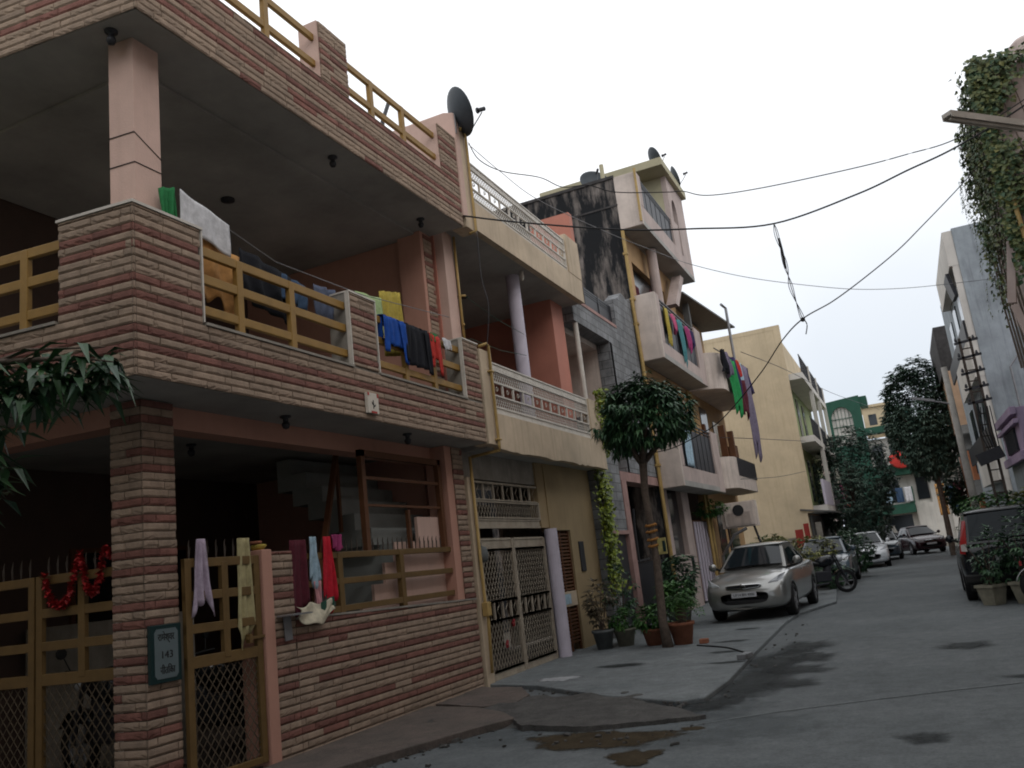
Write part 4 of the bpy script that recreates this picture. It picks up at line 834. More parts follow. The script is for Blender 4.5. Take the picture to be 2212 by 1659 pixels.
mb = MB(); mb.box(-5.84, -5.80, 22.4, 23.95, 1.48, 3.3); mb.box(-5.86, -5.80, 22.35, 25.9, 6.9, 9.6); each(mb, 'window', 'glass_dark', H4)
mb = MB(); mb.box(-5.83, -5.79, 22.4, 23.3, 7.0, 9.1); mb.box(-5.83, -5.79, 24.6, 25.6, 6.8, 9.4); each(mb, 'door', 'cloth_maroon', H4)
# balconies: near side panel, band, far post, black railing
def balcony(z0, zb, zt, y1, front_m='pinkish', side_m='whitewash', rail=True, y0=Y0, xp=XP, slab_y1=None, rail_rows=(0, .10)):
    mb = MB(); mb.box(-5.645, xp+.004, y0+.004, slab_y1 or y1, z0, z0+.14); b = mb.build('balcony_slab', 'ceiling', H4)
    mb = MB(); mb.box(-5.64, xp+.01, y0-.012, y0+.11, z0-.01, zt); mb.build('balcony_side', side_m, b, bevel=.02)
    mb = MB(); mb.box(xp-.13, xp, y0+.112, y1-.01, z0+.002, zb); mb.box(xp-.14, xp+.006, y1-.85, y1, z0+.004, zt); mb.box(xp-.135, xp+.004, y0+.112, y0+.42, zb, zt); mb.build('balcony_front', front_m, b, bevel=.012)
    if rail:
        mb = MB()
        for dz in rail_rows: mb.box(xp-.08, xp-.04, y0+.42, y1-.85, zt-.08-dz, zt-.045-dz)
        mb.box(xp-.065, xp-.055, y0+.42, y1-.85, zb, zt-.22); [mb.box(xp-.075, xp-.045, y0+.42+.55*i, y0+.44+.55*i, zb, zt-.05) for i in range(1, 8) if y0+.44+.55*i < y1-.86]
        mb.build('balcony_railing', 'dark_metal', b)
    return b
balcony(3.20, 3.72, 5.05, 27.1); balcony(6.58, 7.05, 8.40, 27.15); balcony(10.34, 10.95, 11.90, 26.5, slab_y1=27.9, rail_rows=(0, .07, .14))
# stair tower on the top floor with pointed arch opening
yt0, yt1 = 25.75, 27.95
mb = MB(); arch = []
for k in range(13):
    t = k/12; a = math.pi*t; arch.append((26.4-.34*math.cos(a), 12.15+.6*math.sin(a)**.8))
mb.slab([(XP, yt0, 10.345), (XP, 26.06, 10.345), (XP, 26.06, 12.15)]+[(XP, y, z) for y, z in arch[1:7]]+[(XP, 26.4, 13.36), (XP, yt0, 13.36)], (-.16, 0, 0))
mb.slab([(XP, 26.4, 13.36)]+[(XP, y, z) for y, z in arch[6:12]]+[(XP, 26.74, 12.15), (XP, 26.74, 10.345), (XP, yt1, 10.345), (XP, yt1, 13.36)], (-.16, 0, 0))
mb.box(XP-.16, XP-.002, 26.06, 26.74, 10.345, 10.9); mb.box(-8.0, XP-.17, yt1-.15, yt1, 10.345, 13.36); mb.build('stair_tower', 'pinkish', H4)
mb = MB(); mb.box(-8.0, XP-.165, yt0+.002, yt0+.16, 10.345, 13.36); mb.build('tower_side_wall', 'olive_paint', H4)
mb = MB(); mb.box(-6.35, -5.5, yt0-.03, yt0, 10.5, 12.45); mb.box(-5.35, -5.3, 26.0, 26.7, 10.4, 12.8); mb.build('tower_door', 'glass_dark', H4)
mb = MB(); mb.box(-9.0, -4.86, 24.85, 28.1, 13.365, 13.62); mb.build('roof_slab', 'olive_paint', H4, bevel=.01)
mb = MB(); mb.box(-4.32, -4.27, 21.715, 28.41, 11.9, 12.0); mb.build('roof_slab_edge', 'pinkish', H4) if False else None
mb = MB(); mb.lathe([(.15, 6.6), (.15, 10.3)], (-5.38, 23.75, 0), 16); mb.build('round_column', 'pinkish', H4, smooth=True)
mb = MB(); mb.slab([(-5.45, 25.0, 8.9), (-5.45, 26.4, 10.2), (-5.45, 26.8, 10.2), (-5.45, 25.4, 8.9)], (.3, 0, 0)); mb.build('stair_soffit', 'pinkish', H4)
mb = MB(); mb.tube([(-5.58, 21.63, 10.3), (-5.58, 21.63, 8.3), (-5.60, 21.60, 8.2), (-5.58, 21.63, 6.5), (-5.6, 21.64, .3)], .05, 8)
for z in (9.6, 8.3, 7.6, 5.2, 3.8): mb.box(-5.65, -5.52, 21.57, 21.69, z-.03, z+.03)
mb.build('drain_pipe', 'yellow_pipe', H4)
mb = MB(); mb.tube([(-5.58, 27.0, 6.5), (-5.58, 27.0, .3)], .055, 8); mb.tube([(-5.58, 26.6, 6.5), (-5.58, 26.6, .3)], .05, 8); mb.tube([(-5.0, 21.62, 11.95), (-5.02, 21.62, 10.4)], .035, 8); each(mb, 'drain_pipe', 'yellow_pipe', H4)
mb = MB(); mb.tube([(-5.95, 21.8, 11.95), (-5.95, 21.8, 12.42)], .06, 10); mb.build('vent_pipe', 'olive_paint', H4)
mb = MB(); [mb.box(-5.74, -5.70, 25.2+.36*i, 25.36+.36*i, .12, 2.38) for i in range(8)]; mb.build('gate', 'lavender', H4)
mb = MB(); mb.box(-5.78, -5.745, 25.0, 28.0, .12, 2.42); mb.build('gate_backing', 'brown_frame', H4)
mb = MB(); mb.box(-5.66, -5.63, 24.0, 24.22, .95, 1.42); mb.build('notice_board', 'board_green', H4)
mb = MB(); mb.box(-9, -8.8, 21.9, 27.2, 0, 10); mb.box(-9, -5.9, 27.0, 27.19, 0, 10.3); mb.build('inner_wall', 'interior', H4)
dish('satellite_dish', 'satellite dish behind the mould stained roof edge of the pinkish house', (-6.35, 22.3, 12.25), (.5, -.75, .4), .42)
dish('satellite_dish', 'small satellite dish on the top corner of the stair tower roof', (-5.2, 25.6, 14.0), (.75, .5, .4), .36)
dish('satellite_dish', 'satellite dish peeping over the far eave of the stair tower roof', (-4.95, 27.3, 13.95), (.9, .3, .3), .36)
G3 = 'washing on the pinkish house balcony'
for nm, lb, m_, ya_, yb_, dz, sd_ in [('yellow_cloth', 'yellow and black cloth on the pinkish house balcony rail', 'cloth_yellow', 22.45, 22.95, .85, 1), ('pink_cloth', 'pink cloth on the pinkish house balcony rail', 'cloth_pink', 23.3, 23.75, .5, 2),
                                      ('teal_trousers', 'teal trousers hanging below the pinkish house balcony rail', 'cloth_teal', 24.0, 24.5, 1.15, 3), ('red_cloth', 'pinkish red cloth near the far post of the pinkish house balcony', 'cloth_magenta', 24.9, 25.5, .65, 4), ('purple_cloth', 'small purple cloth beside the far balcony post', 'cloth_purple', 25.6, 25.95, .5, 5)]:
    cloth(nm, lb, 'laundry', m_, (XP+.01, ya_, 8.15), (XP+.01, yb_, 8.15), dz, 2, .04, sd_, wbot=.7, nrm=(1, 0, 0), jag=.15, group=G3)
cloth('white_cloth', 'pale blue sheet hung on the lower balcony railing of the pinkish house', 'laundry', 'cloth_sky', (XP+.012, 22.5, 4.75), (XP+.012, 23.3, 4.75), 1.0, 2, .04, 6, nrm=(1, 0, 0), group=G3)

# ================================================================== HOUSE 5 (rounded balconies)
H5 = thing('rounded_balcony_house', 'ochre house with rounded cream balconies and a dark sheet canopy on its roof', 'house', (XF, 30, 0))
def rounded(y0, y1, x0, x1, n=10):
    o = [(x0, y0)]
    r = .7
    for k in range(n+1): a = -math.pi/2+math.pi/2*k/n; o.append((x1-r+r*math.cos(a), y0+r+r*math.sin(a)))
    for k in range(n+1): a = math.pi/2*k/n; o.append((x1-r+r*math.cos(a), y1-r+r*math.sin(a)))
    return o+[(x0, y1)]
def rb(z0, z1, y0, y1, x1):
    out = rounded(y0, y1, -5.65, x1); inn = rounded(y0+.12, y1-.12, -5.65, x1-.12)
    mb = MB(); mb.prism(out, z0, z0+.15); n = len(out)
    for i in range(n-1):
        a, b_, c_, d_ = out[i], out[i+1], inn[i+1], inn[i]
        mb.prism([a, b_, c_, d_], z0+.15, z1)
    return mb.build('balcony', 'whitewash', H5)
rb(6.55, 7.75, 27.3, 32.6, -4.6); rb(3.35, 4.35, 27.4, 32.4, -4.72)
mb = MB(); mb.box(-9, -5.65, 27.25, 32.8, 0, 8.2); mb.build('wall', 'ochre', H5)
mb = MB(); mb.box(-9, -5.9, 27.9, 32.5, 8.2, 9.75); mb.build('roof_room', 'ochre', H5)
mb = MB(); mb.slab([(-9.0, 26.6, 9.75), (-5.2, 26.6, 9.65), (-4.75, 33.4, 9.85), (-9.0, 33.4, 10.15)], (0, 0, .06)); mb.build('sheet_canopy', 'tin_sheet', H5)
mb = MB(); mb.box(-5.55, -5.35, 27.8, 28.0, 7.7, 9.65); mb.build('canopy_post', 'tin_sheet', H5)
for z0, z1 in [(3.6, 6.2), (6.8, 8.0), (.3, 2.9)]:
    mb = MB(); mb.box(-5.65, -5.62, 28.3, 29.3, z0, z1); mb.box(-5.65, -5.62, 30.2, 31.6, z0+.7, z1-.3); each(mb, 'window', 'glass_dark', H5)
mb = MB(); mb.box(-5.64, -5.55, 28.25, 28.5, 4.3, 5.6); mb.box(-5.2, -5.0, 28.6, 28.8, 4.35, 5.5); mb.box(-4.98, -4.8, 28.9, 29.1, 4.35, 5.3); mb.box(-5.2, -4.9, 29.8, 30.1, 4.35, 4.9); each(mb, 'wooden_shutter', 'brown_frame', H5)
mb = MB(); [mb.box(-4.70, -4.68, 28.3+.12*i, 28.33+.12*i, 3.75, 4.35) for i in range(30)]; mb.build('balcony_railing', 'dark_metal', H5)
mb = MB(); mb.tube([(-4.62, 31.0, 7.7), (-4.62, 31.0, 10.05), (-4.7, 30.6, 10.12)], .05, 8); mb.build('roof_pipe', 'grey_metal', H5)
mb = MB(); mb.box(-5.2, -4.3, 27.28, 27.32, 2.15, 2.85); [mb.box(-5.1, -4.4, 27.26, 27.28, 2.2+.05*i, 2.22+.05*i) for i in range(8)]; mb.box(-5.3, -4.25, 27.32, 27.8, 2.1, 2.88)
AC = thing('cooler_box', 'white air cooler box with a dark round grille on the wall of the ochre house', 'air cooler', (-4.8, 27.5, 2.1)); mb.build('casing', 'whitewash', AC)
mb = MB(); mb.lathe([(.001, .03), (.17, .03), (.17, 0)], (-4.75, 27.265, 2.62), 16, axis=(0, -1, 0)); mb.build('fan_grille', 'ink', AC)
mb = MB(); mb.bar((-4.4, 27.6, 2.1), (-4.2, 27.5, 1.2), .05, .05); mb.bar((-5.2, 27.6, 2.1), (-5.2, 27.6, .05), .05, .05); mb.build('stand', 'dark_metal', AC)
mb = MB(); mb.tube([(-5.6, 27.9, 0.1), (-5.5, 27.6, 1.3), (-5.0, 27.4, 1.9), (-4.6, 27.35, 2.05)], .05, 6); tag(mb.build('arched_pipe', 'grey_metal'), 'curved grey pipe arching under the white cooler box', 'pipe')
# rod and washing on the rounded balcony
mb = MB(); mb.tube([(-4.62, 27.1, 7.78), (-4.5, 29.5, 7.86), (-4.45, 32.5, 7.98)], .02, 6); tag(mb.build('drying_rod', 'dark_metal'), 'dark drying rod above the upper rounded balcony', 'rod')
G4 = 'washing on the rounded balcony'
for nm, lb, m_, ya_, yb_, z_, dz, sd_ in [('dark_shirt', 'dark shirt at the near end of the rounded balcony drying rod', 'cloth_black', 27.4, 27.9, 7.8, .7, 1), ('grey_shirt', 'grey violet shirt second on the rounded balcony rod', 'cloth_greyviolet', 28.0, 28.5, 7.82, .8, 2),
        ('green_saree', 'long bright green saree hanging over the rounded balcony edge', 'cloth_brightgreen', 28.5, 29.1, 7.65, 1.75, 3), ('navy_shirt', 'navy shirt between the green saree and the red one', 'cloth_purple', 29.1, 29.7, 7.85, 1.3, 4),
        ('red_shirt', 'red and white shirt in the middle of the rounded balcony rod', 'cloth_red', 29.75, 30.2, 7.85, .6, 5), ('blue_shirt', 'pale blue shirt right of the red and white one', 'cloth_sky', 30.25, 30.8, 7.85, .7, 6),
        ('maroon_cloth', 'dark maroon cloth hanging low behind the long striped sheet', 'cloth_maroon', 29.8, 30.6, 7.2, 1.3, 7), ('striped_sheet', 'very long grey violet sheet hanging far below the rounded balcony', 'cloth_greyviolet', 31.1, 31.7, 7.9, 3.15, 8), ('purple_blouse', 'purple blouse at the far end of the drying rod', 'cloth_purple', 31.9, 32.5, 7.95, 1.0, 9)]:
    cloth(nm, lb, 'laundry', m_, (-4.5, ya_-.06, z_), (-4.40, yb_+.12, z_+.02), dz, 2, .07, sd_, wtop=.45 if 'shirt' in nm or 'blouse' in nm else 1.0, wbot=.95, nrm=(1, 0, 0), jag=.08, group=G4)

# ================================================================== far left and end of the street
H6 = thing('yellow_house', 'three storey yellow house with a blank side wall and green balconies down the street', 'house', (-4.2, 45, 0))
mb = MB(); mb.box(-12, -4.02, 40, 52, 0, 11.0); mb.build('wall', 'yellow_wall', H6)
mb = MB(); mb.box(-12, -3.75, 39.99, 40.2, 11.0, 11.2); mb.box(-4.02, -3.75, 39.992, 40.2, 2.6, 11.0); mb.build('side_parapet', 'yellow_wall', H6)
mb = MB()
for z in (2.6, 5.7, 8.6): mb.box(-4.02, -3.15, 40.25, 52, z, z+.28)
each(mb, 'balcony_slab', 'white_wall', H6)
mb = MB(); mb.box(-4.018, -3.98, 40.3, 51.9, 2.9, 5.7); mb.box(-4.018, -3.98, 40.3, 51.9, 6, 8.6); each(mb, 'facade', 'lime_paint', H6)
mb = MB()
for z in (5.98, 8.88):
    mb.box(-3.2, -3.16, 40.3, 51.9, z+.8, z+.86); [mb.box(-3.19, -3.17, 40.3+.24*i, 40.33+.24*i, z, z+.8) for i in range(49)]
mb.build('balcony_railing', 'dark_metal', H6)
mb = MB(); mb.box(-3.25, -3.14, 40.26, 51.9, 2.88, 4.0); mb.build('lower_parapet', 'lavender', H6)
mb = MB(); [mb.box(-3.3, -3.12, y, y+.25, 2.9, 9.8) for y in (44, 47.8, 51.6)]; each(mb, 'pier', 'white_wall', H6)
mb = MB(); mb.slab([(-4.3, 39.9, 2.75), (-2.9, 39.9, 2.5), (-2.9, 45, 2.5), (-4.3, 45, 2.75)], (0, 0, .06)); mb.box(-4.0, -3.9, 40.3, 51, 0, 2.5); mb.build('shop_awning', 'tin_sheet', H6)
for y in (41, 43.5, 46): 
    mb = MB(); mb.box(-3.975, -3.94, y, y+1.0, 6.1, 8.2); mb.box(-3.975, -3.94, y, y+1, 3.2, 5.2); each(mb, 'window', 'glass_dark', H6)
cloth('magenta_cloth', 'magenta cloth over the lilac parapet of the yellow house', 'laundry', 'cloth_magenta', (-3.1, 50.2, 4.3), (-3.1, 51.3, 4.3), 1.3, 2, .06, 3, nrm=(1, 0, 0))
cloth('red_banner', 'red cloth hanging below the lilac parapet of the yellow house', 'laundry', 'cloth_red', (-3.0, 51.5, 4.0), (-3.0, 52.6, 3.8), 1.2, 2, .06, 4, nrm=(1, 0, 0))
H7 = thing('green_trimmed_house', 'white house with green bands and an arched stair window closing the end of the street', 'house', (-1, 72, 0))
mb = MB(); mb.box(-4.6, 9, 72.6, 82, 0, 8.4); mb.box(-1.75, .3, 72.55, 72.6, 0, 5.7); mb.build('wall', 'white_wall', H7)
mb = MB(); arch = [(-3.35-.78*math.cos(math.pi*k/12), 10.35+.95*math.sin(math.pi*k/12)) for k in range(13)]
mb.slab([(-4.5, 72, 0), (-4.13, 72, 0), (-4.13, 72, 10.35)]+[(x, 72, z) for x, z in arch[1:7]]+[(-3.35, 72, 11.9), (-4.5, 72, 11.8)], (0, .5, 0))
mb.slab([(-3.35, 72, 11.9)]+[(x, 72, z) for x, z in arch[6:12]]+[(-2.57, 72, 10.35), (-2.57, 72, 0), (-1.85, 72, 0), (-1.85, 72, 12.0)], (0, .5, 0)); mb.box(-4.13, -2.57, 72.01, 72.4, 0, 8.2)
mb.box(-1.85, -1.3, 72.2, 74, 11.1, 11.9); mb.build('stair_tower', 'green_paint', H7)
mb = MB(); mb.box(-4.13, -2.57, 72.25, 72.3, 8.2, 11.35); mb.build('arched_window', 'white_wall', H7)
mb = MB(); [mb.box(-3.86+.26*i, -3.83+.26*i, 72.18, 72.22, 8.2, 11.2) for i in range(5)]; [mb.box(-4.12, -2.58, 72.16, 72.2, z, z+.05) for z in (9.0, 9.7, 10.35)]; mb.build('window_bars', 'green_paint', H7)
mb = MB()
for z0, z1, x0, x1 in [(8.75, 9.25, -1.85, 6), (5.35, 6.2, -1.85, 5), (2.5, 3.2, -1.85, .55)]: mb.box(x0, x1, 71.2, 72.55, z0, z1)
mb.box(.25, .6, 71.15, 72.5, 3.2, 4.4); each(mb, 'balcony_band', 'green_paint', H7)
for x0, x1, z0, z1 in [(-1.6, -.9, 6.3, 7.9), (-.4, .5, 6.3, 7.7), (-1.6, -.3, 3.4, 5.2), (-1.7, .2, .1, 2.4), (.9, 1.7, 3.4, 5.2), (2.2, 3.2, 3.4, 5.2), (2.0, 3, 6.3, 7.9)]:
    mb = MB(); mb.box(x0, x1, 72.5, 72.58, z0, z1); each(mb, 'window', 'glass_dark', H7)
mb = MB(); mb.box(1.8, 2.2, 72.4, 72.6, 0, 5.3); mb.box(2.9, 3.2, 72.4, 72.6, 0, 5.3); each(mb, 'pillar', 'white_wall', H7)
mb = MB(); mb.box(.6, 1.8, 72.3, 72.6, 0, 3.1); mb.build('beige_panel', 'white_wall', H7)
mb = MB(); mb.box(-1.9, .2, 76, 80, 9.2, 11.4); mb.box(-2.1, .4, 75.8, 80.2, 11.4, 11.6); mb.build('roof_room', 'yellow_wall', H7)
mb = MB(); mb.box(-1.5, -.9, 75.98, 76, 9.9, 10.8); mb.build('roof_window', 'glass_dark', H7)
mb = MB(); mb.lathe([(.001, 0), (.65, .0), (.68, .5), (.65, 1.1), (.3, 1.25), (.001, 1.26)], (1.0, 73.4, 9.25), 16); tag(mb.build('water_tank', 'tank_green', smooth=True), 'dark green water tank on the roof of the green trimmed house', 'water tank')
mb = MB(); mb.lathe([(.001, .5), (.75, .1), (.8, 0), (.75, -.02), (.001, .42)], (.15, 71.0, 6.45), 16, axis=(.2, -.8, .5)); tag(mb.build('red_umbrella', 'cloth_red', smooth=True), 'red umbrella open on the upper green balcony', 'umbrella')
for i, (m_, x) in enumerate([('cloth_sky', -1.4), ('cloth_denim', -.6), ('cloth_white', .0)]):
    cloth('balcony_washing', ['white cloth at the left of the lower green balcony', 'dark blue cloth in the middle of the lower green balcony', 'pale cloth at the right of the lower green balcony'][i], 'laundry', m_, (x, 71.1, 4.4), (x+.5, 71.1, 4.4), 1.1, 2, .05, i, group='washing on the green balcony')
cloth('blue_cloth', 'blue cloth beside the red umbrella', 'laundry', 'cloth_denim', (.7, 71.1, 7.0), (1.5, 71.1, 7.1), 1.0, 2, .05, 9)
for i, (m_, x, z, dz) in enumerate([('cloth_orange', 2.0, 4.2, 2.2), ('cloth_denim', 2.75, 4.0, 1.8), ('cloth_maroon', 3.1, 4.2, 1.3), ('cloth_teal', 3.9, 4.6, 1.9)]):
    cloth('line_washing', ['orange cloth on the line in front of the end house', 'dark blue cloth on the line in front of the end house', 'maroon cloth on the line in front of the end house', 'teal cloth on the line in front of the end house'][i], 'laundry', m_, (x, 68, z), (x+.6, 68, z), dz, 2, .05, i+20, group='washing line before the end house')

# ================================================================== RIGHT SIDE
H8 = thing('ivy_house', 'pink house overgrown with ivy, with a lattice balcony and a water tank on top', 'house', (2.9, 19, 0))
XR = 2.80; YN = 18.0
mb = MB(); mb.box(XR, 9, YN, 21.2, 8.3, 10.0); mb.build('upper_wall', 'pinkish', H8)
mb = MB(); mb.box(XR+.1, 9, YN+.5, 21.2, 5.4, 8.3); mb.build('middle_wall', 'pinkish', H8)
mb = MB(); mb.box(XR+.05, 9, YN+.2, 21.2, 0, 5.4); mb.build('lower_wall', 'bluegrey', H8)
mb = MB(); mb.box(XR+.12, 9, YN-.35, YN+.5, 6.45, 6.98); mb.build('balcony_slab', 'pinkish', H8, bevel=.01)
mb = MB(); mb.box(XR+.08, XR+.16, YN-.33, YN-.25, 6.98, 8.3); mb.box(XR+.16, 9, YN-.33, YN-.25, 8.08, 8.16); mb.build('balcony_frame', 'whitewash', H8)
mb = MB(); lattice(mb, lambda u, z: Vector((u, YN-.29, z)), XR+.16, 5.4, 6.98, 8.08, .085, .014, ang=1.0); mb.build('lattice_railing', 'pinkish', H8)
mb = MB(); mb.box(XR+.05, XR+.12, YN-.34, YN+.1, 5.0, 6.5); mb.bar((XR-.1, YN-.1, 6.5), (XR-.32, YN-.05, 5.35), .12, .14); mb.bar((XR-.3, YN-.08, 5.3), (XR-.1, YN-.08, 4.2), .10, .12); each(mb, 'bracket', 'pinkish', H8)
mb = MB(); mb.bar((XR-.05, YN-.15, 4.15), (XR+.9, YN-.15, 5.35), .35, .16); mb.build('stair_flight', 'cement', H8); mb = MB(); mb.bar((XR-.05, YN-.14, 3.95), (XR+.95, YN-.14, 5.2), .33, .10); mb.build('stair_underside', 'brown_frame', H8)
mb = MB(); mb.tube([(XR+.06, YN-.40, 7.3), (XR+.12, YN-.40, 4.9)], .04, 8); mb.build('drain_pipe', 'yellow_pipe', H8)
mb = MB(); mb.lathe([(.001, 0), (.36, 0), (.40, .3), (.38, .75), (.22, .9), (.001, .93)], (3.98, 19, 10.0), 16); tag(mb.build('roof_tank', 'pinkish', smooth=True), 'pale rounded water tank on the roof of the ivy covered house', 'water tank')
mb = MB(); mb.box(XR+.02, XR+.10, 18.1, 18.18, 10.0, 10.42); mb.build('roof_post', 'concrete_pole', H8)
IV = thing('ivy', 'thick ivy cascading down the corner of the pink house beside the lamp batten', 'ivy', (2.8, 19, 3))
def ivy(mb, n, fn, seed, sz=(.07, .13)):
    r = random.Random(seed)
    for i in range(n):
        p, nrm = fn(r); d = Vector((r.uniform(-1, .6), r.uniform(-1, .4), r.uniform(-1.1, .3)))
        leaf(mb, p, d, r.uniform(*sz), sz[1]*.8, nrm, min(1, max(0, r.gauss(.33, .3))), 0, .2)
mb = MB()
def ivf(r):          # lane side
    while True:
        y = r.uniform(18, 21.4); z = r.uniform(5.4, 10.2); dens = 1.0 if z > 7.2 else max(.04, 1-(7.2-z)/1.5)
        if noise.noise(Vector((y*1.3, z*1.3, 2))) < -.15: dens *= .5
        if r.random() < dens: break
    return Vector((XR-r.uniform(0, 1)*max(.06, .20+.2*noise.noise(Vector((y*.9, z*.9, 5)))), y, z)), (-1, 0, .3)
ivy(mb, 2600, ivf, 1)
def ivn(r):          # near end wall
    while True:
        x = XR+abs(r.gauss(0, .42))-.12; z = r.uniform(4.4, 10.2); t = x-XR
        dens = 1.0 if t < .12 else .9 if z > 9.55-.2*math.sin(t*4) else .8 if t < .45-.1*math.sin(z*2.2) and z > 6.2 and not (8.3 < z < 9.1 and t > .15) else .55 if (6.9 < z < 8.4 and t < 1.0) else .05
        if z < 6.9: dens *= max(.0, 1-(6.9-z)/1.3)*(1 if t < .1 else .25)
        if noise.noise(Vector((x*2.3, z*2.3, 7))) < -.2: dens *= .4
        if r.random() < dens: break
    return Vector((x, YN-.36*r.random()-.02-.1*(z < 8.3), z)), (0, -1, .3)
ivy(mb, 2700, ivn, 4)
def ivtop(r):
    x = XR+r.uniform(-.1, 2.0); return Vector((x, YN+r.uniform(-.2, .5), 9.95+abs(r.gauss(0, .10))+.10*math.sin(x*4))), (0, -.4, 1)
ivy(mb, 1100, ivtop, 2)
rr = random.Random(8)
for k in range(30):      # loose strands
    y = rr.uniform(18.0, 21.5); z = rr.uniform(6.4, 10.0); x = XR-rr.uniform(.12, .30); L_ = rr.uniform(.4, 1.3)
    for i in range(int(L_*26)):
        t = i/26; leaf(mb, (x-.05*math.sin(t*3), y+.08*math.sin(t*5+k), z-t), (rr.uniform(-1, .2), rr.uniform(-1, 1), -.5), rr.uniform(.05, .10), .07, (-1, 0, .3), rr.random()*.6, 0, .2)
mb.build('foliage', 'leaf_ivy', IV)
mb = MB()
for k in range(7): y = 18.4+.4*k; mb.tube([(XR-.04, y, 4.6+.25*math.sin(k)), (XR-.08, y+.1, 6), (XR-.06, y-.1, 8), (XR-.05, y+.15, 9.8)], [.025, .02, .015, .008], 5)
for k in range(4): x = XR+.1+.25*k; mb.tube([(x, YN-.36, 6.2), (x+.08, YN-.38, 8), (x-.05, YN-.05, 9.9)], [.02, .016, .008], 5)
mb.build('stems', 'bark', IV)
# lavender balcony house and grey house beyond
H9 = thing('lilac_house', 'low lilac painted house front with a barred window behind the parked black car', 'house', (2.5, 23.5, 0))
mb = MB(); mb.box(2.52, 8, 21.4, 25.0, 2.75, 3.8); mb.box(2.40, 2.52, 21.35, 25.05, 3.65, 3.82); mb.box(2.42, 2.52, 21.35, 25.05, 3.45, 3.55); mb.box(2.42, 2.52, 21.35, 25.05, 2.66, 2.85); mb.build('lilac_wall', 'lilac', H9, bevel=.01)
mb = MB(); mb.box(2.56, 8, 21.4, 24.9, 0, 2.75); mb.build('lower_wall', 'bluegrey', H9)
mb = MB(); mb.box(2.49, 2.515, 22.2, 24.2, 2.92, 3.42); each(mb, 'window', 'glass_dark', H9)
mb = MB(); [mb.box(2.46, 2.48, 22.25+.2*i, 22.28+.2*i, 2.92, 3.42) for i in range(10)]; mb.build('window_bars', 'dark_metal', H9)
mb = MB(); mb.box(2.53, 2.555, 22.5, 23.3, 0, 2.1); mb.build('door', 'dark_metal', H9)
H10 = thing('grey_house', 'tall blue grey rendered house with white balcony edges beyond the lilac house', 'house', (2.7, 31, 0))
mb = MB(); mb.box(2.68, 10, 27.0, 37, 0, 9.8); mb.build('wall', 'bluegrey', H10)
mb = MB()
for z0, z1 in [(8.7, 9.75), (5.4, 6.5), (2.5, 3.4)]: mb.box(2.42, 2.675, 27.02, 33, z0, z1)
mb.box(2.50, 2.675, 27.03, 27.2, 2.0, 9.7); each(mb, 'balcony_front', 'white_wall', H10)
mb = MB(); mb.slab([(2.3, 27.4, 8.6), (2.3, 28.6, 8.6), (2.42, 28.6, 8.0), (2.42, 27.4, 7.9)], (.1, 0, 0)); mb.box(2.44, 2.5, 27.2, 36, 6.5, 7.1); mb.box(2.44, 2.5, 27.2, 36, 3.4, 4.0); mb.build('balcony_railing', 'dark_metal', H10)
for y in (28.5, 31, 33.5):
    mb = MB(); mb.box(2.64, 2.677, y, y+1.1, 6.7, 8.4); mb.box(2.64, 2.677, y, y+1.1, 3.6, 5.2); each(mb, 'window', 'glass_dark', H10)
mb = MB(); mb.tube([(3.3, 26.9, .2), (3.3, 26.9, 5.5), (3.9, 26.9, 6.2)], .03, 6); mb.build('wall_pipe', 'grey_metal', H10)
H11 = thing('peach_house', 'peach and orange house with a black weathered roof room and dark awnings', 'house', (2.9, 43, 0))
mb = MB(); mb.box(2.42, 9, 40, 46, 7.7, 9.65); mb.build('roof_room', 'mould', H11)
mb = MB(); mb.box(2.55, 9, 40, 47, 5.3, 7.7); mb.build('upper_wall', 'peach', H11)
mb = MB(); mb.box(2.7, 9, 40, 47, 0, 5.3); mb.build('lower_wall', 'orange_wall', H11)
mb = MB(); mb.slab([(2.4, 39.98, 5.3), (3.3, 39.98, 5.3), (3.3, 38.9, 4.85), (2.4, 38.9, 4.85)], (0, 0, .06)); mb.slab([(2.4, 39.98, 4.9), (3.6, 39.98, 4.9), (3.6, 38.8, 4.2), (2.4, 38.8, 4.2)], (0, 0, .06)); mb.slab([(2.4, 39.98, 3.0), (3.8, 39.98, 3.0), (3.8, 38.6, 2.3), (2.4, 38.6, 2.3)], (0, 0, .06)); each(mb, 'awning', 'tin_sheet', H11)
mb = MB(); mb.box(2.9, 3.3, 39.96, 39.99, .2, 2.2); mb.box(2.85, 3.3, 39.96, 39.99, 3.3, 4.4); each(mb, 'window', 'glass_dark', H11)
for i, (x0, x1, y0, y1, h, m_, lb) in enumerate([(3.2, 10, 49, 60, 8.5, 'whitewash', 'plain whitewashed house beyond the peach house'), (-13, -6.3, 84, 95, 9, 'pinkish', 'pinkish house far behind the green trimmed house')]):
    t = thing('far_house', lb, 'house', ((x0+x1)/2, y0, 0)); mb = MB(); mb.box(x0, x1, y0, y1, 0, h); mb.build('wall', m_, t); mb = MB(); [mb.box(x0-.03, x0, y0+1+3*k, y0+2.2+3*k, 3*j+1, 3*j+2.4) for k in range(3) for j in range(2)]; each(mb, 'window', 'glass_dark', t)
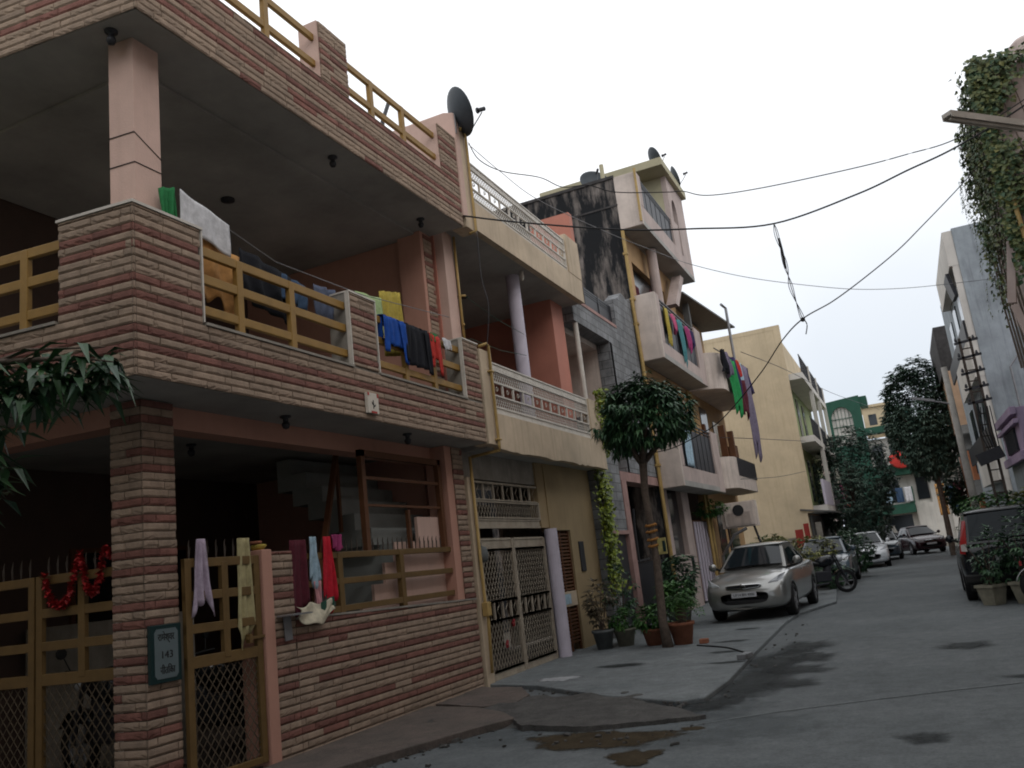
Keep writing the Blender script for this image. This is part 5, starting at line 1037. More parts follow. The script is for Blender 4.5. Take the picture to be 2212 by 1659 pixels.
# unseen houses continuing the street, added and sized to close and shade the lane
for i, (x0, x1, y0, y1, h, m_, lb) in enumerate([(3.7, 12, -14, 15.3, 12.0, 'whitewash', 'unseen whitewashed house across the lane, added and sized to shade it'), (-20, -6.2, -12, -1.2, 9.5, 'cream', 'unseen cream house across the side lane, placed to shade the gates')]):
    t = thing('unseen_shade_house', lb, 'house', ((x0+x1)/2, y0, 0)); mb = MB(); mb.box(x0, x1, y0, y1, 0, h); mb.build('wall', m_, t)
    mb = MB(); [mb.box(x0-.03, x0, y0+1.5+3.2*k, y0+2.9+3.2*k, 3.1*j+1, 3.1*j+2.4) for k in range(4) for j in range(3)]; each(mb, 'window', 'glass_dark', t)

# ---- poles, street lamps, cables
PL = thing('lamp_pole', 'tall pale concrete pole with a street lamp arm in front of the peach house', 'pole', (1.9, 30, 0))
mb = MB(); mb.tube([(1.88, 30, 0), (1.88, 30, 6.3)], [.13, .09], 10); mb.build('shaft', 'concrete_pole', PL, smooth=True)
mb = MB(); mb.tube([(1.9, 30, 5.1), (1.5, 30, 5.25), (1.1, 30, 5.4)], .03, 6); mb.obox((1.1, 30, 5.4), (.32, 0, -.1), (0, .06, 0), (.01, 0, .035)); mb.build('lamp_arm', 'grey_metal', PL)
PW = thing('wire_pole', 'rusty ladder-like electric pole with cross arms and a junction box beside the lilac house', 'pole', (2.05, 24, 0))
mb = MB(); mb.bar((1.98, 24, 0), (1.98, 24, 6.0), .06, .06, up=(0, 1, 0)); mb.bar((2.22, 24, 0), (2.22, 24, 6.0), .06, .06, up=(0, 1, 0)); [mb.bar((1.98, 24, .4+.28*i), (2.22, 24, .4+.28*i), .03, .03) for i in range(20)]; mb.build('shaft', 'rust', PW)
for z in (5.9, 5.5, 5.1, 4.7, 4.35):
    mb = MB(); mb.bar((1.85, 24, z-.02), (2.4, 24, z+.03), .06, .06); [mb.lathe([(.001, 0), (.03, 0), (.035, .04), (.02, .1), (.001, .11)], (x, 24, z+.03), 8) for x in (1.9, 2.3)]; mb.build('cross_arm', 'dark_metal', PW)
mb = MB(); mb.obox((2.06, 23.93, 2.98), (.28, 0, .08), (0, .12, 0), (-.04, 0, .14)); mb.build('junction_box', 'dark_metal', PW)
mb = MB(); [mb.tube([(2.05+.05*k, 23.95, 4.2), (1.95+.07*k, 23.93, 3.6), (2.1+.04*k, 23.92, 3.0)], .012, 4) for k in range(6)]; mb.build('loose_wires', 'ink', PW)
def unp(px, py, y):      # a point of the photograph pushed out to the depth y, used to lay out the cables
    q = CAM_F*1850+CAM_R*(px-1106)-CAM_U*(py-829.5); return Vector((0, 0, 1.55))+q*(y/q.y)
def smooth_line(P, n=8):
    o = []
    for i in range(len(P)-1):
        p0, p1, p2, p3 = P[max(i-1, 0)], P[i], P[i+1], P[min(i+2, len(P)-1)]
        for k in range(n):
            t = k/n; o.append(.5*((2*p1)+(p2-p0)*t+(2*p0-5*p1+4*p2-p3)*t*t+(3*p1-p0-3*p2+p3)*t**3))
    return o+[P[-1]]
def cable(label, pts, r, m='ink', group='overhead cables'):
    P = smooth_line([unp(*p) for p in pts]); mb = MB(); mb.tube(P, r, 6); return tag(mb.build('overhead_cable', m, smooth=True), label, 'cable', group)
cable('thick black cable from the stone house across the lane, lower of the two long ones', [(1000, 466, 11.25), (1120, 480, 11.5), (1340, 496, 12), (1500, 494, 12.5), (1672, 483, 13), (1850, 420, 13), (1960, 368, 13), (2065, 318, 13), (2212, 228, 13), (2400, 90, 13)], .013)
cable('upper grey cable waving from the cream house roof post across the lane', [(1012, 308, 11.5), (1035, 345, 11.5), (1085, 370, 11.8), (1165, 383, 12), (1215, 404, 12), (1270, 400, 12.2), (1330, 415, 12.5), (1440, 415, 12.7), (1475, 413, 13), (1530, 422, 13), (1650, 405, 13), (1850, 362, 13), (1960, 333, 13), (2065, 300, 13), (2212, 215, 13), (2400, 60, 13)], .008)
cable('long cable rising from the round tree to the ivy covered house', [(1370, 982, 17.5), (1440, 972, 17), (1500, 945, 16.5), (1560, 905, 16), (1640, 810, 15), (1690, 735, 14), (1735, 688, 13), (1800, 650, 14), (1870, 598, 15), (1940, 540, 16), (1990, 490, 17), (2065, 412, 18.5), (2120, 350, 19)], .010)
cable('thin slack wire from the dish corner down across the balcony house', [(1012, 312, 11.4), (1080, 370, 12), (1160, 430, 13), (1300, 497, 14), (1420, 545, 15), (1500, 573, 15), (1620, 600, 16), (1760, 618, 17), (1860, 625, 18), (1960, 622, 19), (2060, 612, 20), (2212, 594, 20)], .006, 'grey_metal')
cable('thin wire crossing the yellow house wall at mid height', [(1555, 945, 28), (1640, 948, 32), (1740, 953, 39.5)], .012, 'dark_metal')
cable('thin wire high on the yellow house running to the end of the street', [(1600, 760, 31), (1700, 800, 36), (1800, 850, 50), (1900, 885, 70)], .012, 'dark_metal')
cable('sagging wire low across the yellow house wall', [(1600, 1035, 28), (1680, 1030, 34), (1740, 1018, 39.5)], .010, 'dark_metal')
cable('thin wire from the cream post down past the verandah', [(1030, 500, 11.3), (1040, 600, 11.3), (1055, 660, 11.3), (1052, 750, 11.3)], .006, 'dark_metal')
P = smooth_line([unp(*p) for p in [(1672, 484, 13), (1684, 530, 13), (1700, 585, 13), (1712, 630, 13), (1734, 690, 13)]]); mb = MB(); mb.tube(P, .006, 5)
for s in (-.03, .025): mb.tube([v+Vector((s*math.sin(i*.35), 0, 0)) for i, v in enumerate(P)], .005, 4)
mb.tube(smooth_line([unp(1682, 515, 13), unp(1690, 545, 13), unp(1697, 580, 13)]), .02, 5); mb.tube(smooth_line([unp(1732, 686, 13), unp(1743, 700, 13), unp(1741, 722, 13)]), .008, 5); mb.lathe([(.001, -.04), (.035, -.02), (.03, .02), (.001, .04)], unp(1734, 690, 13), 8)
tag(mb.build('hanging_wire', 'ink'), 'tangled bundle of wires hanging down between two cables over the lane', 'wire')
LF = thing('tube_lamp', 'grey fluorescent street lamp batten sticking out in front of the ivy', 'street lamp', (2.6, 8.6, 0))
a = unp(2045, 250, 7.9); b = unp(2340, 318, 9.1); b.z = a.z-.02
mb = MB(); dd = (b-a).normalized(); sd_ = dd.cross(Vector((0, 0, 1))).normalized(); mb.obox((a+b)/2+Vector((0, 0, .012)), (b-a)/2, sd_*.045, Vector((0, 0, .018))); mb.obox((a+b)/2+sd_*.046, (b-a)/2, sd_*.004, Vector((0, 0, .03))); mb.obox((a+b)/2-sd_*.046, (b-a)/2, sd_*.004, Vector((0, 0, .03))); mb.build('housing', 'white_metal', LF)
mb = MB(); mb.tube([a-Vector((0, 0, .025))+dd*.03, b-Vector((0, 0, .025))], .014, 8); mb.build('tube', 'white_metal', LF)
mb = MB(); mb.tube([b, b+dd*.5+Vector((0, 0, -.05)), b+dd*.8+Vector((0, 0, -.4))], .03, 8); bx = b+dd*.85; mb.tube([(bx.x, bx.y, 0), (bx.x, bx.y, 5.6)], .08, 10); mb.build('post', 'concrete_pole', LF)

# ================================================================== VEHICLES (built in local axes, nose towards +y)
class Loc(MB):
    pass
def place(root, x, y, z, rz):
    root.location = (x, y, z); root.rotation_euler = (0, 0, rz)
def vthing(name, label, cat, group=None):
    e = bpy.data.objects.new(name, None); COL.objects.link(e); BASE[e.name] = Vector((0, 0, 0)); return tag(e, label, cat, group)
def loft(mb, secs, mi=0):
    n = len(secs[0]); o = []
    for s in secs: o += s
    f = []
    for i in range(len(secs)-1):
        for k in range(n-1): f.append((i*n+k, i*n+k+1, (i+1)*n+k+1, (i+1)*n+k))
    mb.add(o, f, mi)
def body_section(y, w, zb, zs, zt):
    h = [(.0, zb), (w*.55, zb), (w*.90, zb+.02), (w*.985, zb+.14), (w, zb+.45*(zs-zb)), (w*.985, zs-.07), (w*.93, zs), (w*.55, zs+(zt-zs)*.75), (0, zt)]
    L_ = [(-x, y, z) for x, z in h[::-1]]; return L_+[(x, y, z) for x, z in h[1:]]
def patch(mb, c, off, nu=6, nv=4, bulge=.0, mi=0, th=.012):
    """glass panel: four corners pushed out by off along their normal"""
    c = [Vector(q) for q in c]; n = -(c[1]-c[0]).cross(c[3]-c[0]).normalized()
    fn = lambda u, v, d: (c[0]*(1-u)*(1-v)+c[1]*u*(1-v)+c[2]*u*v+c[3]*(1-u)*v)+n*(d+bulge*(1-(2*u-1)**2)*(.6+.4*v))
    mb.grid(lambda u, v: fn(u, v, off), nu, nv, mi)
def car(name, label, paint, St, cab, wheels, r=.31, group=None, kind='sedan', hw=.85, plate=None, front=True):
    t = vthing(name, label, 'car', group)
    mb = MB(); secs = [body_section(*s) for s in St]; loft(mb, secs)
    n = len(secs[0]); mb.add(secs[0], [tuple(range(n))]); mb.add(secs[-1], [tuple(range(n))[::-1]])
    # wheel arches cut by pulling a dark liner outwards
    bd = mb.build('body', paint, t, smooth=True)
    bm = bmesh.new(); bm.from_mesh(bd.data); bmesh.ops.remove_doubles(bm, verts=bm.verts, dist=.002); bmesh.ops.recalc_face_normals(bm, faces=bm.faces); bm.to_mesh(bd.data); bm.free()
    cuts = []
    md = bd.modifiers.new('sub', 'SUBSURF'); md.levels = 2; md.render_levels = 2
    for wy in wheels:
        c = MB(); c.lathe([(.001, -1.2), (r+.055, -1.2), (r+.055, 1.2), (.001, 1.2)], (0, wy, r), 28, axis=(1, 0, 0)); co = c.build('cut', 'rubber'); cuts.append(co)
        m = bd.modifiers.new('b', 'BOOLEAN'); m.operation = 'DIFFERENCE'; m.object = co; m.solver = 'FAST'
    dg = bpy.context.evaluated_depsgraph_get(); dg.update(); me = bpy.data.meshes.new_from_object(bd.evaluated_get(dg)); bd.modifiers.clear(); bd.data = me
    for co in cuts: bpy.data.objects.remove(co)
    me.materials.clear(); me.materials.append(M(paint))
    lin = MB(); [lin.box(-hw+.10, hw-.10, wy-r-.02, wy+r+.02, .18, r*2+.08) for wy in wheels]; each(lin, 'wheel_liner', 'rubber', t)
    # cabin
    (yb, wb, zb), (yr, wr, zr), (yq, wq, zq), (ye, we, ze) = cab     # windscreen base, roof front, roof rear, rear glass base
    mb = MB(); rings = []
    for (y, wdt, z) in cab: rings.append([(-wdt, y, z), (wdt, y, z)])
    low = [(yb, wb+.03, zb-.03), (yr, hw-.10, zb-.02), (yq, hw-.10, ze-.03), (ye, we+.02, ze-.03)]
    lv = [(-w_, y, z) for y, w_, z in low]+[(w_, y, z) for y, w_, z in low]; tv = [(-w_, y, z) for y, w_, z in cab]+[(w_, y, z) for y, w_, z in cab]
    mb.add(lv+tv, [(0, 4, 12, 8) if False else (9, 13, 14, 10), (0, 1, 9), (1, 2, 10, 9), (2, 3, 10), (4, 13, 5), (5, 13, 14, 6), (6, 14, 7), (9, 13, 4, 0), (10, 3, 7, 14)]); 
    cb = mb.build('cabin', paint, t)
    bm = bmesh.new(); bm.from_mesh(cb.data); bmesh.ops.recalc_face_normals(bm, faces=bm.faces); bm.to_mesh(cb.data); bm.free()
    mb = MB(); mb.grid(lambda u, v: Vector(((2*u-1)*(wr+(wq-wr)*v+.012), yr+.05+(yq-yr-.10)*v, zr+(zq-zr)*v+.055*(1-(2*u-1)**4)*(1-(2*v-1)**4)**.5+.006)), 12, 12); mb.build('roof', paint, t, smooth=True, solid=.02)
    e = .05
    mb = MB(); patch(mb, [(-wb+.05, yb-.03, zb+.03), (wb-.05, yb-.03, zb+.03), (wr-.05, yr+.03, zr-.035), (-wr+.05, yr+.03, zr-.035)], .014, bulge=.03); mb.build('windscreen', 'car_glass', t, smooth=True)
    mb = MB(); patch(mb, [(we-.05, ye+.03, ze+.03), (-we+.05, ye+.03, ze+.03), (-wq+.05, yq-.03, zq-.035), (wq-.05, yq-.03, zq-.035)], .014, bulge=.03); mb.build('rear_window', 'car_glass', t, smooth=True)
    for s in (-1, 1):
        ym = (yr+yq)/2-.05; lo = hw-.10; zl = zb+.03
        f = [(s*(lo), yr-.05, zl), (s*(lo), ym+.03, zl), (s*(wr+.0), ym+.03, zr-.06), (s*(wr), yr-.06, zr-.06), ]
        tri = [(s*(lo-.015), yb-.22, zl), (s*lo, yr-.05, zl), (s*wr, yr-.06, zr-.06), (s*(wr+.02), yr-.0, zr-.07)]
        b_ = [(s*lo, ym-.03, zl), (s*lo, yq+.02, zl+.01), (s*(wq+.0), yq+.06, zq-.06), (s*wr, ym-.03, zr-.06)]
        for q in (f, tri, b_):
            m = MB(); P = q if s > 0 else q[::-1]
            vv = [Vector(p)+Vector((s*.016, 0, .004)) for p in P]
            if (vv[1]-vv[0]).cross(vv[2]-vv[0]).x*s < 0: vv = vv[::-1]
            m.add(vv, [(0, 1, 2, 3)]); m.build('side_window', 'car_glass', t)
        m = MB(); m.lathe([(.001, -.055), (.05, -.05), (.085, -.01), (.085, .03), (.001, .035)], (s*(hw+.06), yb-.22, zb+.08), 12, axis=(0, -1, 0)); mr = m.build('mirror', paint, t, smooth=True)
        m = MB(); m.bar((s*(hw-.10), yb-.26, zb+.0), (s*(hw+.02), yb-.24, zb+.06), .04, .05); m.build('mirror_arm', 'rubber', mr)
        for wy in wheels:
            m = MB(); ax = (s, 0, 0); c = (s*(hw-.19), wy, r)
            m.lathe([(.001, 0), (r*.62, 0), (r*.95, .0), (r, .03), (r, .15), (r*.95, .185), (r*.70, .19), (r*.66, .17)], c, 28, axis=ax); wl = m.build('wheel', 'tyre', t, smooth=True)
            m = MB(); m.lathe([(r*.68, .178), (r*.64, .16), (r*.16, .17), (.001, .19)], c, 28, axis=ax)
            for k in range(5): a_ = k*1.2566; m.bar(Vector(c)+Vector((s*.182, 0, 0)), Vector(c)+Vector((s*.178, math.cos(a_)*r*.64, math.sin(a_)*r*.64)), .06, .02, up=(1, 0, 0))
            m.build('rim', 'grey_metal', wl)
    return t
SED = [(2.19, .50, .34, .55, .57), (2.17, .66, .26, .60, .64), (2.08, .78, .22, .70, .75), (1.85, .83, .20, .82, .86), (1.4, .85, .19, .90, .95), (.95, .85, .19, .94, 1.0), (.3, .85, .19, .95, .99), (-.8, .85, .19, .97, 1.0), (-1.4, .85, .20, .99, 1.03), (-1.75, .84, .22, 1.01, 1.06), (-2.08, .79, .26, .98, 1.03), (-2.17, .68, .34, .86, .92), (-2.19, .5, .42, .7, .74)]
SCAB = [(1.02, .68, 1.0), (.22, .55, 1.44), (-.85, .54, 1.44), (-1.72, .62, 1.06)]
def sedan(name, label, paint, x, y, z, rz, plate=None, detail=True):
    t = car(name, label, paint, SED, SCAB, (1.33, -1.27))
    P = lambda xx, zz, d=0: Vector((xx, 2.185-.20*abs(xx)**2-.05*abs(xx)+d-.0, zz))
    m = MB(); g = [(-.36, .70), (-.30, .655), (0, .64), (.30, .655), (.36, .70), (.30, .715), (0, .72), (-.30, .715)]
    m.slab([P(a, b, -.03) for a, b in g], (0, .045, 0)); gr = m.build('grille', 'ink', t)
    m = MB(); m.tube([P(a, b, .02) for a, b in g]+[P(*g[0], .02)], .009, 5); m.lathe([(.05, 0), (.058, .006), (.05, .012)], P(0, .685, .01), 16, axis=(0, 1, 0)); m.bar(P(-.02, .665, .022), P(-.012, .705, .022), .012, .006); m.bar(P(.012, .665, .022), P(.02, .705, .022), .012, .006); m.bar(P(-.02, .68, .022), P(.02, .69, .022), .01, .006); m.build('grille_trim', 'chrome', gr)
    m = MB(); l = [(-.44, .40), (-.36, .31), (0, .29), (.36, .31), (.44, .40), (.36, .43), (-.36, .43)]; m.slab([P(a, b, -.04) for a, b in l], (0, .05, 0)); m.build('air_intake', 'ink', t)
    m = MB(); m.tube([P(a, b, .0) for a, b in [(-.60, .56), (-.54, .42), (-.40, .27), (0, .245), (.40, .27), (.54, .42), (.60, .56)]], .018, 6); m.build('bumper_trim', paint, t, smooth=True)
    for s in (-1, 1):
        m = MB(); hl = [(.44, .66), (.62, .62), (.74, .72), (.80, .88), (.70, .84), (.52, .735)]
        pts = [Vector((s*a, 2.17-.20*a*a-(.32 if a > .75 else .10 if a > .65 else .04), b)) for a, b in hl]; c_ = sum(pts, Vector())/6+Vector((s*.02, .05, .0))
        vs = pts+[c_]; fs = [(i, (i+1) % 6, 6) if s > 0 else ((i+1) % 6, i, 6) for i in range(6)]
        m.add(vs, fs); h = m.build('headlight', 'lamp_lens', t, smooth=False, solid=.01)
        m = MB(); m.lathe([(.001, .02), (.05, .012), (.055, 0)], P(s*.62, .345, .0), 12, axis=(s*.4, 1, 0)); m.build('fog_lamp', 'lamp_lens', t, smooth=True)
        m = MB(); tl = [(.50, .78), (.74, .80), (.77, .95), (.55, .95)]; m.slab([(s*a, -2.10+.12*(a > .7), b) for a, b in tl], (0, -.05, 0)); m.build('tail_light', 'tail_red', t)
        m = MB(); m.tube([(s*.853, y_, .90) for y_ in (.9, 0, -1.2)], .004, 4); [m.bar((s*.86, y_-.08, .86), (s*.86, y_+.08, .86), .03, .025) for y_ in (.05, -.85)]; m.build('door_handle', paint, t)
    m = MB(); m.box(-.25, .25, 2.165, 2.19, .475, .575); p_ = m.build('number_plate', 'plate_white', t)
    if plate: text_mesh('plate_text', plate, .075, (0, 2.192, .525), (-1, 0, 0), (0, 0, 1), 'ink', p_, width=.42)
    m = MB(); m.bar((-.55, 1.06, 1.02), (.0, .96, 1.04), .02, .015); m.bar((.05, 1.06, 1.02), (.6, .98, 1.04), .02, .015); m.build('wiper', 'rubber', t)
    place(t, x, y, z, rz); return t
sedan('parked_sedan', 'silver sedan parked on the pavement facing the camera under the balconies', 'car_silver', -3.20, 20.2, .055, R(180)-.05, 'UP14 BN 4006')
sedan('white_sedan', 'white sedan parked down the lane near the yellow house, facing the camera', 'car_white', -2.0, 41.5, 0, R(180)+.06, None)
sedan('blue_sedan', 'dark blue car half hidden behind plants beyond the silver sedan', 'car_blue', -2.72, 30.4, 0, R(180), None)
sedan('distant_sedan', 'grey blue car standing behind the white sedan', 'car_blue', -1.5, 49.0, 0, R(180), None)
SUVS = [(2.15, .55, .40, .80, .82), (2.1, .74, .34, .92, .95), (1.9, .84, .32, 1.0, 1.04), (1.3, .86, .30, 1.03, 1.07), (.9, .86, .30, 1.05, 1.1), (0, .86, .30, 1.06, 1.1), (-1.2, .86, .30, 1.07, 1.1), (-1.9, .85, .32, 1.06, 1.1), (-2.1, .80, .36, 1.02, 1.06), (-2.17, .66, .42, .92, .96)]
def suv(name, label, paint, x, y, z, rz, tall_lamps=False):
    t = car(name, label, paint, SUVS, [(1.0, .70, 1.08), (.35, .62, 1.66), (-1.75, .62, 1.64), (-2.08, .68, 1.10)], (1.32, -1.28), r=.35, hw=.86)
    for s in (-1, 1):
        m = MB()
        if tall_lamps:
            m.slab([(s*.74, -2.11, .90), (s*.83, -2.02, .92), (s*.80, -1.98, 1.10), (s*.68, -1.85, 1.52), (s*.62, -1.87, 1.52), (s*.68, -2.02, 1.12)], (0, -.05, 0)); tl = m.build('tail_light', 'tail_red', t)
            m = MB(); m.slab([(s*.70, -2.19, .95), (s*.80, -2.08, .96), (s*.79, -2.06, 1.08), (s*.70, -2.14, 1.09)], (0, -.02, 0)); m.build('reverse_lamp', 'tail_white', tl)
        else: m.slab([(s*.55, 2.10, .84), (s*.78, 1.98, .86), (s*.82, 1.86, .98), (s*.60, 2.02, .95)], (0, .06, 0)); m.build('headlight', 'lamp_lens', t)
    m = MB(); m.box(-.45, .45, 2.12, 2.17, .62, .82); m.build('grille', 'ink', t)
    m = MB(); m.box(-.26, .26, 2.17, 2.19, .46, .57) if not tall_lamps else m.box(-.26, .26, -2.21, -2.185, .72, .83); m.build('number_plate', 'plate_white', t)
    m = MB(); m.box(-.84, .84, (-2.20 if tall_lamps else 2.05), (-2.12 if tall_lamps else 2.19), .36, .52); m.build('bumper', 'rubber', t, bevel=.03)
    place(t, x, y, z, rz); return t
suv('black_suv', 'black tall-lamped car behind the square stone planters, seen from the rear', 'car_black', 1.60, 20.7, 0, -.02, True)
sedan('maroon_sedan', 'dark maroon car at the end of the lane, turned slightly to the road', 'car_maroon', .15, 53.0, 0, R(180)+.3)
suv('dark_hatchback', 'almost black car standing left of the dark maroon one', 'car_black', -1.75, 56.5, 0, R(180)-.1)

def motorbike(name, label, x, y, z, rz, paint='car_black', group=None):
    t = vthing(name, label, 'motorbike', group)
    for wy in (.62, -.62):
        m = MB(); m.lathe([(.22, -.03), (.29, -.045), (.305, 0), (.29, .045), (.22, .03)], (0, wy, .305), 24, axis=(1, 0, 0)); w_ = m.build('wheel', 'tyre', t, smooth=True)
        m = MB(); [m.bar((0, wy, .305), (0, wy+.23*math.cos(k*1.047), .305+.23*math.sin(k*1.047)), .03, .012, up=(1, 0, 0)) for k in range(6)]; m.lathe([(.21, -.02), (.225, 0), (.21, .02)], (0, wy, .305), 20, axis=(1, 0, 0)); m.build('rim', 'grey_metal', w_)
    m = MB(); m.tube([(0, .42, .86), (0, .30, .80), (0, .1, .55), (0, -.2, .42), (0, -.55, .32)], .035, 8); m.tube([(0, .3, .8), (0, -.1, .78), (0, -.6, .8)], .03, 8); m.tube([(.05, -.2, .45), (.08, -.62, .305)], .02, 6); m.tube([(-.05, -.2, .45), (-.08, -.62, .305)], .02, 6); m.tube([(.05, -.35, .75), (.06, -.6, .33)], .02, 6); m.build('frame', 'rubber', t)
    m = MB(); m.lathe([(.001, -.27), (.09, -.25), (.15, -.08), (.15, .1), (.11, .22), (.001, .26)], (0, .14, .86), 16, axis=(0, 1, .12)); m.build('fuel_tank', paint, t, smooth=True)
    m = MB(); m.grid(lambda u, v: Vector(((2*u-1)*.13*(1-.25*v), -.08-.68*v, .84+.05*v-.05*(2*u-1)**2+.03*math.sin(v*3))), 6, 10); m.build('seat', 'rubber', t, smooth=True, solid=.07)
    m = MB(); m.box(-.11, .11, -.2, .22, .34, .62); m.lathe([(.09, -.14), (.11, 0), (.09, .14)], (0, .16, .62), 12, axis=(0, .3, 1)); m.build('engine', 'dark_metal', t, bevel=.03)
    m = MB(); [m.tube([(s*.07, .64, .305), (s*.07, .45, .86), (s*.07, .40, 1.0)], .025, 8) for s in (-1, 1)]; m.build('front_fork', 'dark_metal', t)
    m = MB(); m.tube([(-.36, .22, 1.05), (-.2, .32, 1.03), (-.07, .40, 1.0), (.07, .40, 1.0), (.2, .32, 1.03), (.36, .22, 1.05)], .016, 6); [m.tube([(s*.28, .28, 1.04), (s*.34, .32, 1.2)], .007, 4) for s in (-1, 1)]; [m.lathe([(.001, 0), (.055, 0), (.05, .02), (.001, .025)], (s*.35, .33, 1.22), 10, axis=(0, -1, 0)) for s in (-1, 1)]; m.build('handlebar', 'rubber', t)
    m = MB(); m.lathe([(.001, .1), (.08, .09), (.095, .03), (.07, -.05), (.001, -.08)], (0, .52, .9), 14, axis=(0, 1, 0)); m.build('headlight', 'lamp_lens', t, smooth=True)
    m = MB(); m.grid(lambda u, v: Vector(((2*u-1)*.06, .62+.34*math.cos(.5+2.0*v), .305+.34*math.sin(.5+2.0*v))), 3, 10); m.grid(lambda u, v: Vector(((2*u-1)*.07, -.62-.35*math.cos(.3+1.6*v), .305+.35*math.sin(.3+1.6*v))), 3, 10); each(m, 'mudguard', paint, t, smooth=True, solid=.01)
    m = MB(); m.box(-.06, .06, -.86, -.82, .66, .74); m.build('tail_light', 'tail_red', t)
    m = MB(); m.tube([(.13, .1, .3), (.14, -.3, .28), (.15, -.75, .36)], [.025, .03, .045], 8); m.build('exhaust', 'dark_metal', t)
    place(t, x, y, z, rz); return t
motorbike('motorbike', 'black motorbike parked sideways behind the silver sedan', -2.40, 24.6, .02, R(-62))
motorbike('motorbike', 'dark motorbike standing inside the gate hung with the red garland', -7.3, 6.3, .06, R(80))
motorbike('motorbike', 'dark motorbike behind the gate right of the stone column', -6.9, 7.2, .06, R(100))
motorbike('scooter_bike', 'motorbike with a pale rear mudguard next to the square stone planters', 2.40, 17.3, 0, R(-95), 'car_white')

# ================================================================== TREES AND POTS
T1 = thing('round_headed_tree', 'small tree with a dense dark round head and bare trunk on the pavement', 'tree', (-4.02, 14.45, .05))
mb = MB(); crown(mb, (-3.84, 14.45, 3.92), .72, .72, .63, 1250, .19, .052, 3, down=.6, shell=.6, cut=-.85); crown(mb, (-3.84, 14.45, 3.92), .82, .82, .70, 130, .19, .045, 8, down=.5, shell=.9, cut=-.6); mb.build('crown', 'leaf_dark', T1)
mb = MB(); mb.tube([(-4.02, 14.45, .03), (-4.05, 14.45, .5), (-3.99, 14.45, 1.6), (-4.03, 14.45, 2.6), (-3.98, 14.45, 3.2), (-3.85, 14.45, 3.8)], [.10, .075, .065, .062, .075, .05], 12)
for a_ in range(6): mb.tube([(-4.0, 14.45, 3.1), (-3.9+.35*math.cos(a_), 14.45+.35*math.sin(a_), 3.5), (-3.8+.6*math.cos(a_), 14.45+.6*math.sin(a_), 3.9)], [.05, .035, .012], 6)
mb.build('trunk', 'bark', T1, smooth=True)
mb = MB(); [mb.tube([(-4.01+.085*math.cos(k*.9)*1.05, 14.45+.085*math.sin(k*.9)*1.05, 1.72+.3*j+.015*math.sin(k)) for k in range(8)], .022, 5) for j in (0, .35, .8, 1.15)]; tag(mb.build('trunk_ribbon', 'cloth_brassorange'), 'orange cloth tied round the trunk of the round-headed tree', 'ribbon')
mb = MB(); mb.box(-3.935, -3.79, 14.42, 14.46, 1.56, 1.83, 0); mb.box(-3.85, -3.80, 14.405, 14.42, 1.6, 1.78, 1); tag(mb.build('tree_sign', ['cloth_signyellow', 'board_green'], bevel=.003), 'small yellow sign fixed beside the trunk of the round-headed tree', 'sign')

T2 = thing('mango_tree', 'mango tree with a dark branch drooping before the stone house corner', 'tree', (-5.9, 2.3, 0))
mb = MB(); mb.tube([(-5.9, 2.3, 0), (-5.85, 2.35, 1.5), (-5.7, 2.5, 2.6), (-5.5, 2.6, 4.2)], [.13, .11, .09, .05], 10); mb.tube([(-5.75, 2.45, 2.3), (-5.1, 2.9, 2.9), (-4.5, 3.15, 3.05), (-4.05, 3.25, 3.0), (-3.8, 3.3, 2.93)], [.05, .035, .02, .01, .004], 7)
mb.tube([(-4.5, 3.15, 3.05), (-4.35, 3.3, 2.85), (-4.2, 3.4, 2.7)], [.014, .008, .004], 6); mb.tube([(-5.1, 2.9, 2.9), (-4.7, 2.95, 2.6), (-4.5, 3.0, 2.35)], [.02, .01, .004], 6); mb.tube([(-4.9, 3.0, 2.95), (-4.5, 3.3, 3.15), (-4.1, 3.5, 3.12)], [.02, .01, .004], 6); mb.build('trunk', 'bark', T2, smooth=True)
mb = MB(); rr = random.Random(31)
def whorl(c, n, L, spread=1.0):
    for j in range(n):
        a_ = j*2.399+rr.random(); d = Vector((math.cos(a_)*spread, math.sin(a_)*spread, rr.uniform(-.9, .35)))
        leaf(mb, Vector(c)+Vector((rr.uniform(-.03, .03), rr.uniform(-.03, .03), rr.uniform(-.03, .03))), d, L*rr.uniform(.75, 1.25), .055, (0, 0, 1), min(1, max(0, rr.gauss(.4, .3))), 0, rr.uniform(.15, .45))
for k in range(64):      # leafy spray over the picture's edge: u along the branch, hanging below it
    u = rr.random()**.8; c = Vector((-4.78, 3.02, 3.0)).lerp(Vector((-3.90, 3.28, 2.92)), u); low = (.46-.26*u)*rr.random()-.06
    whorl(c+Vector((rr.uniform(-.07, .05), rr.uniform(-.16, .16), -low+rr.uniform(-.02, .08))), 6, .20)
for k in range(26): whorl((rr.uniform(-4.75, -4.45), rr.uniform(2.95, 3.2), rr.uniform(2.2, 2.7)), 4, .2)
for k in range(1100): whorl((-6.3+rr.uniform(-2.2, 1.05), 1.6+rr.uniform(-1.8, 1.35), 3.9+rr.uniform(-2.4, 2.4)), 6, .26)  # unseen bulk of the crown, thickened and lowered to shade the gates
mb.build('crown', 'leaf_mango', T2)

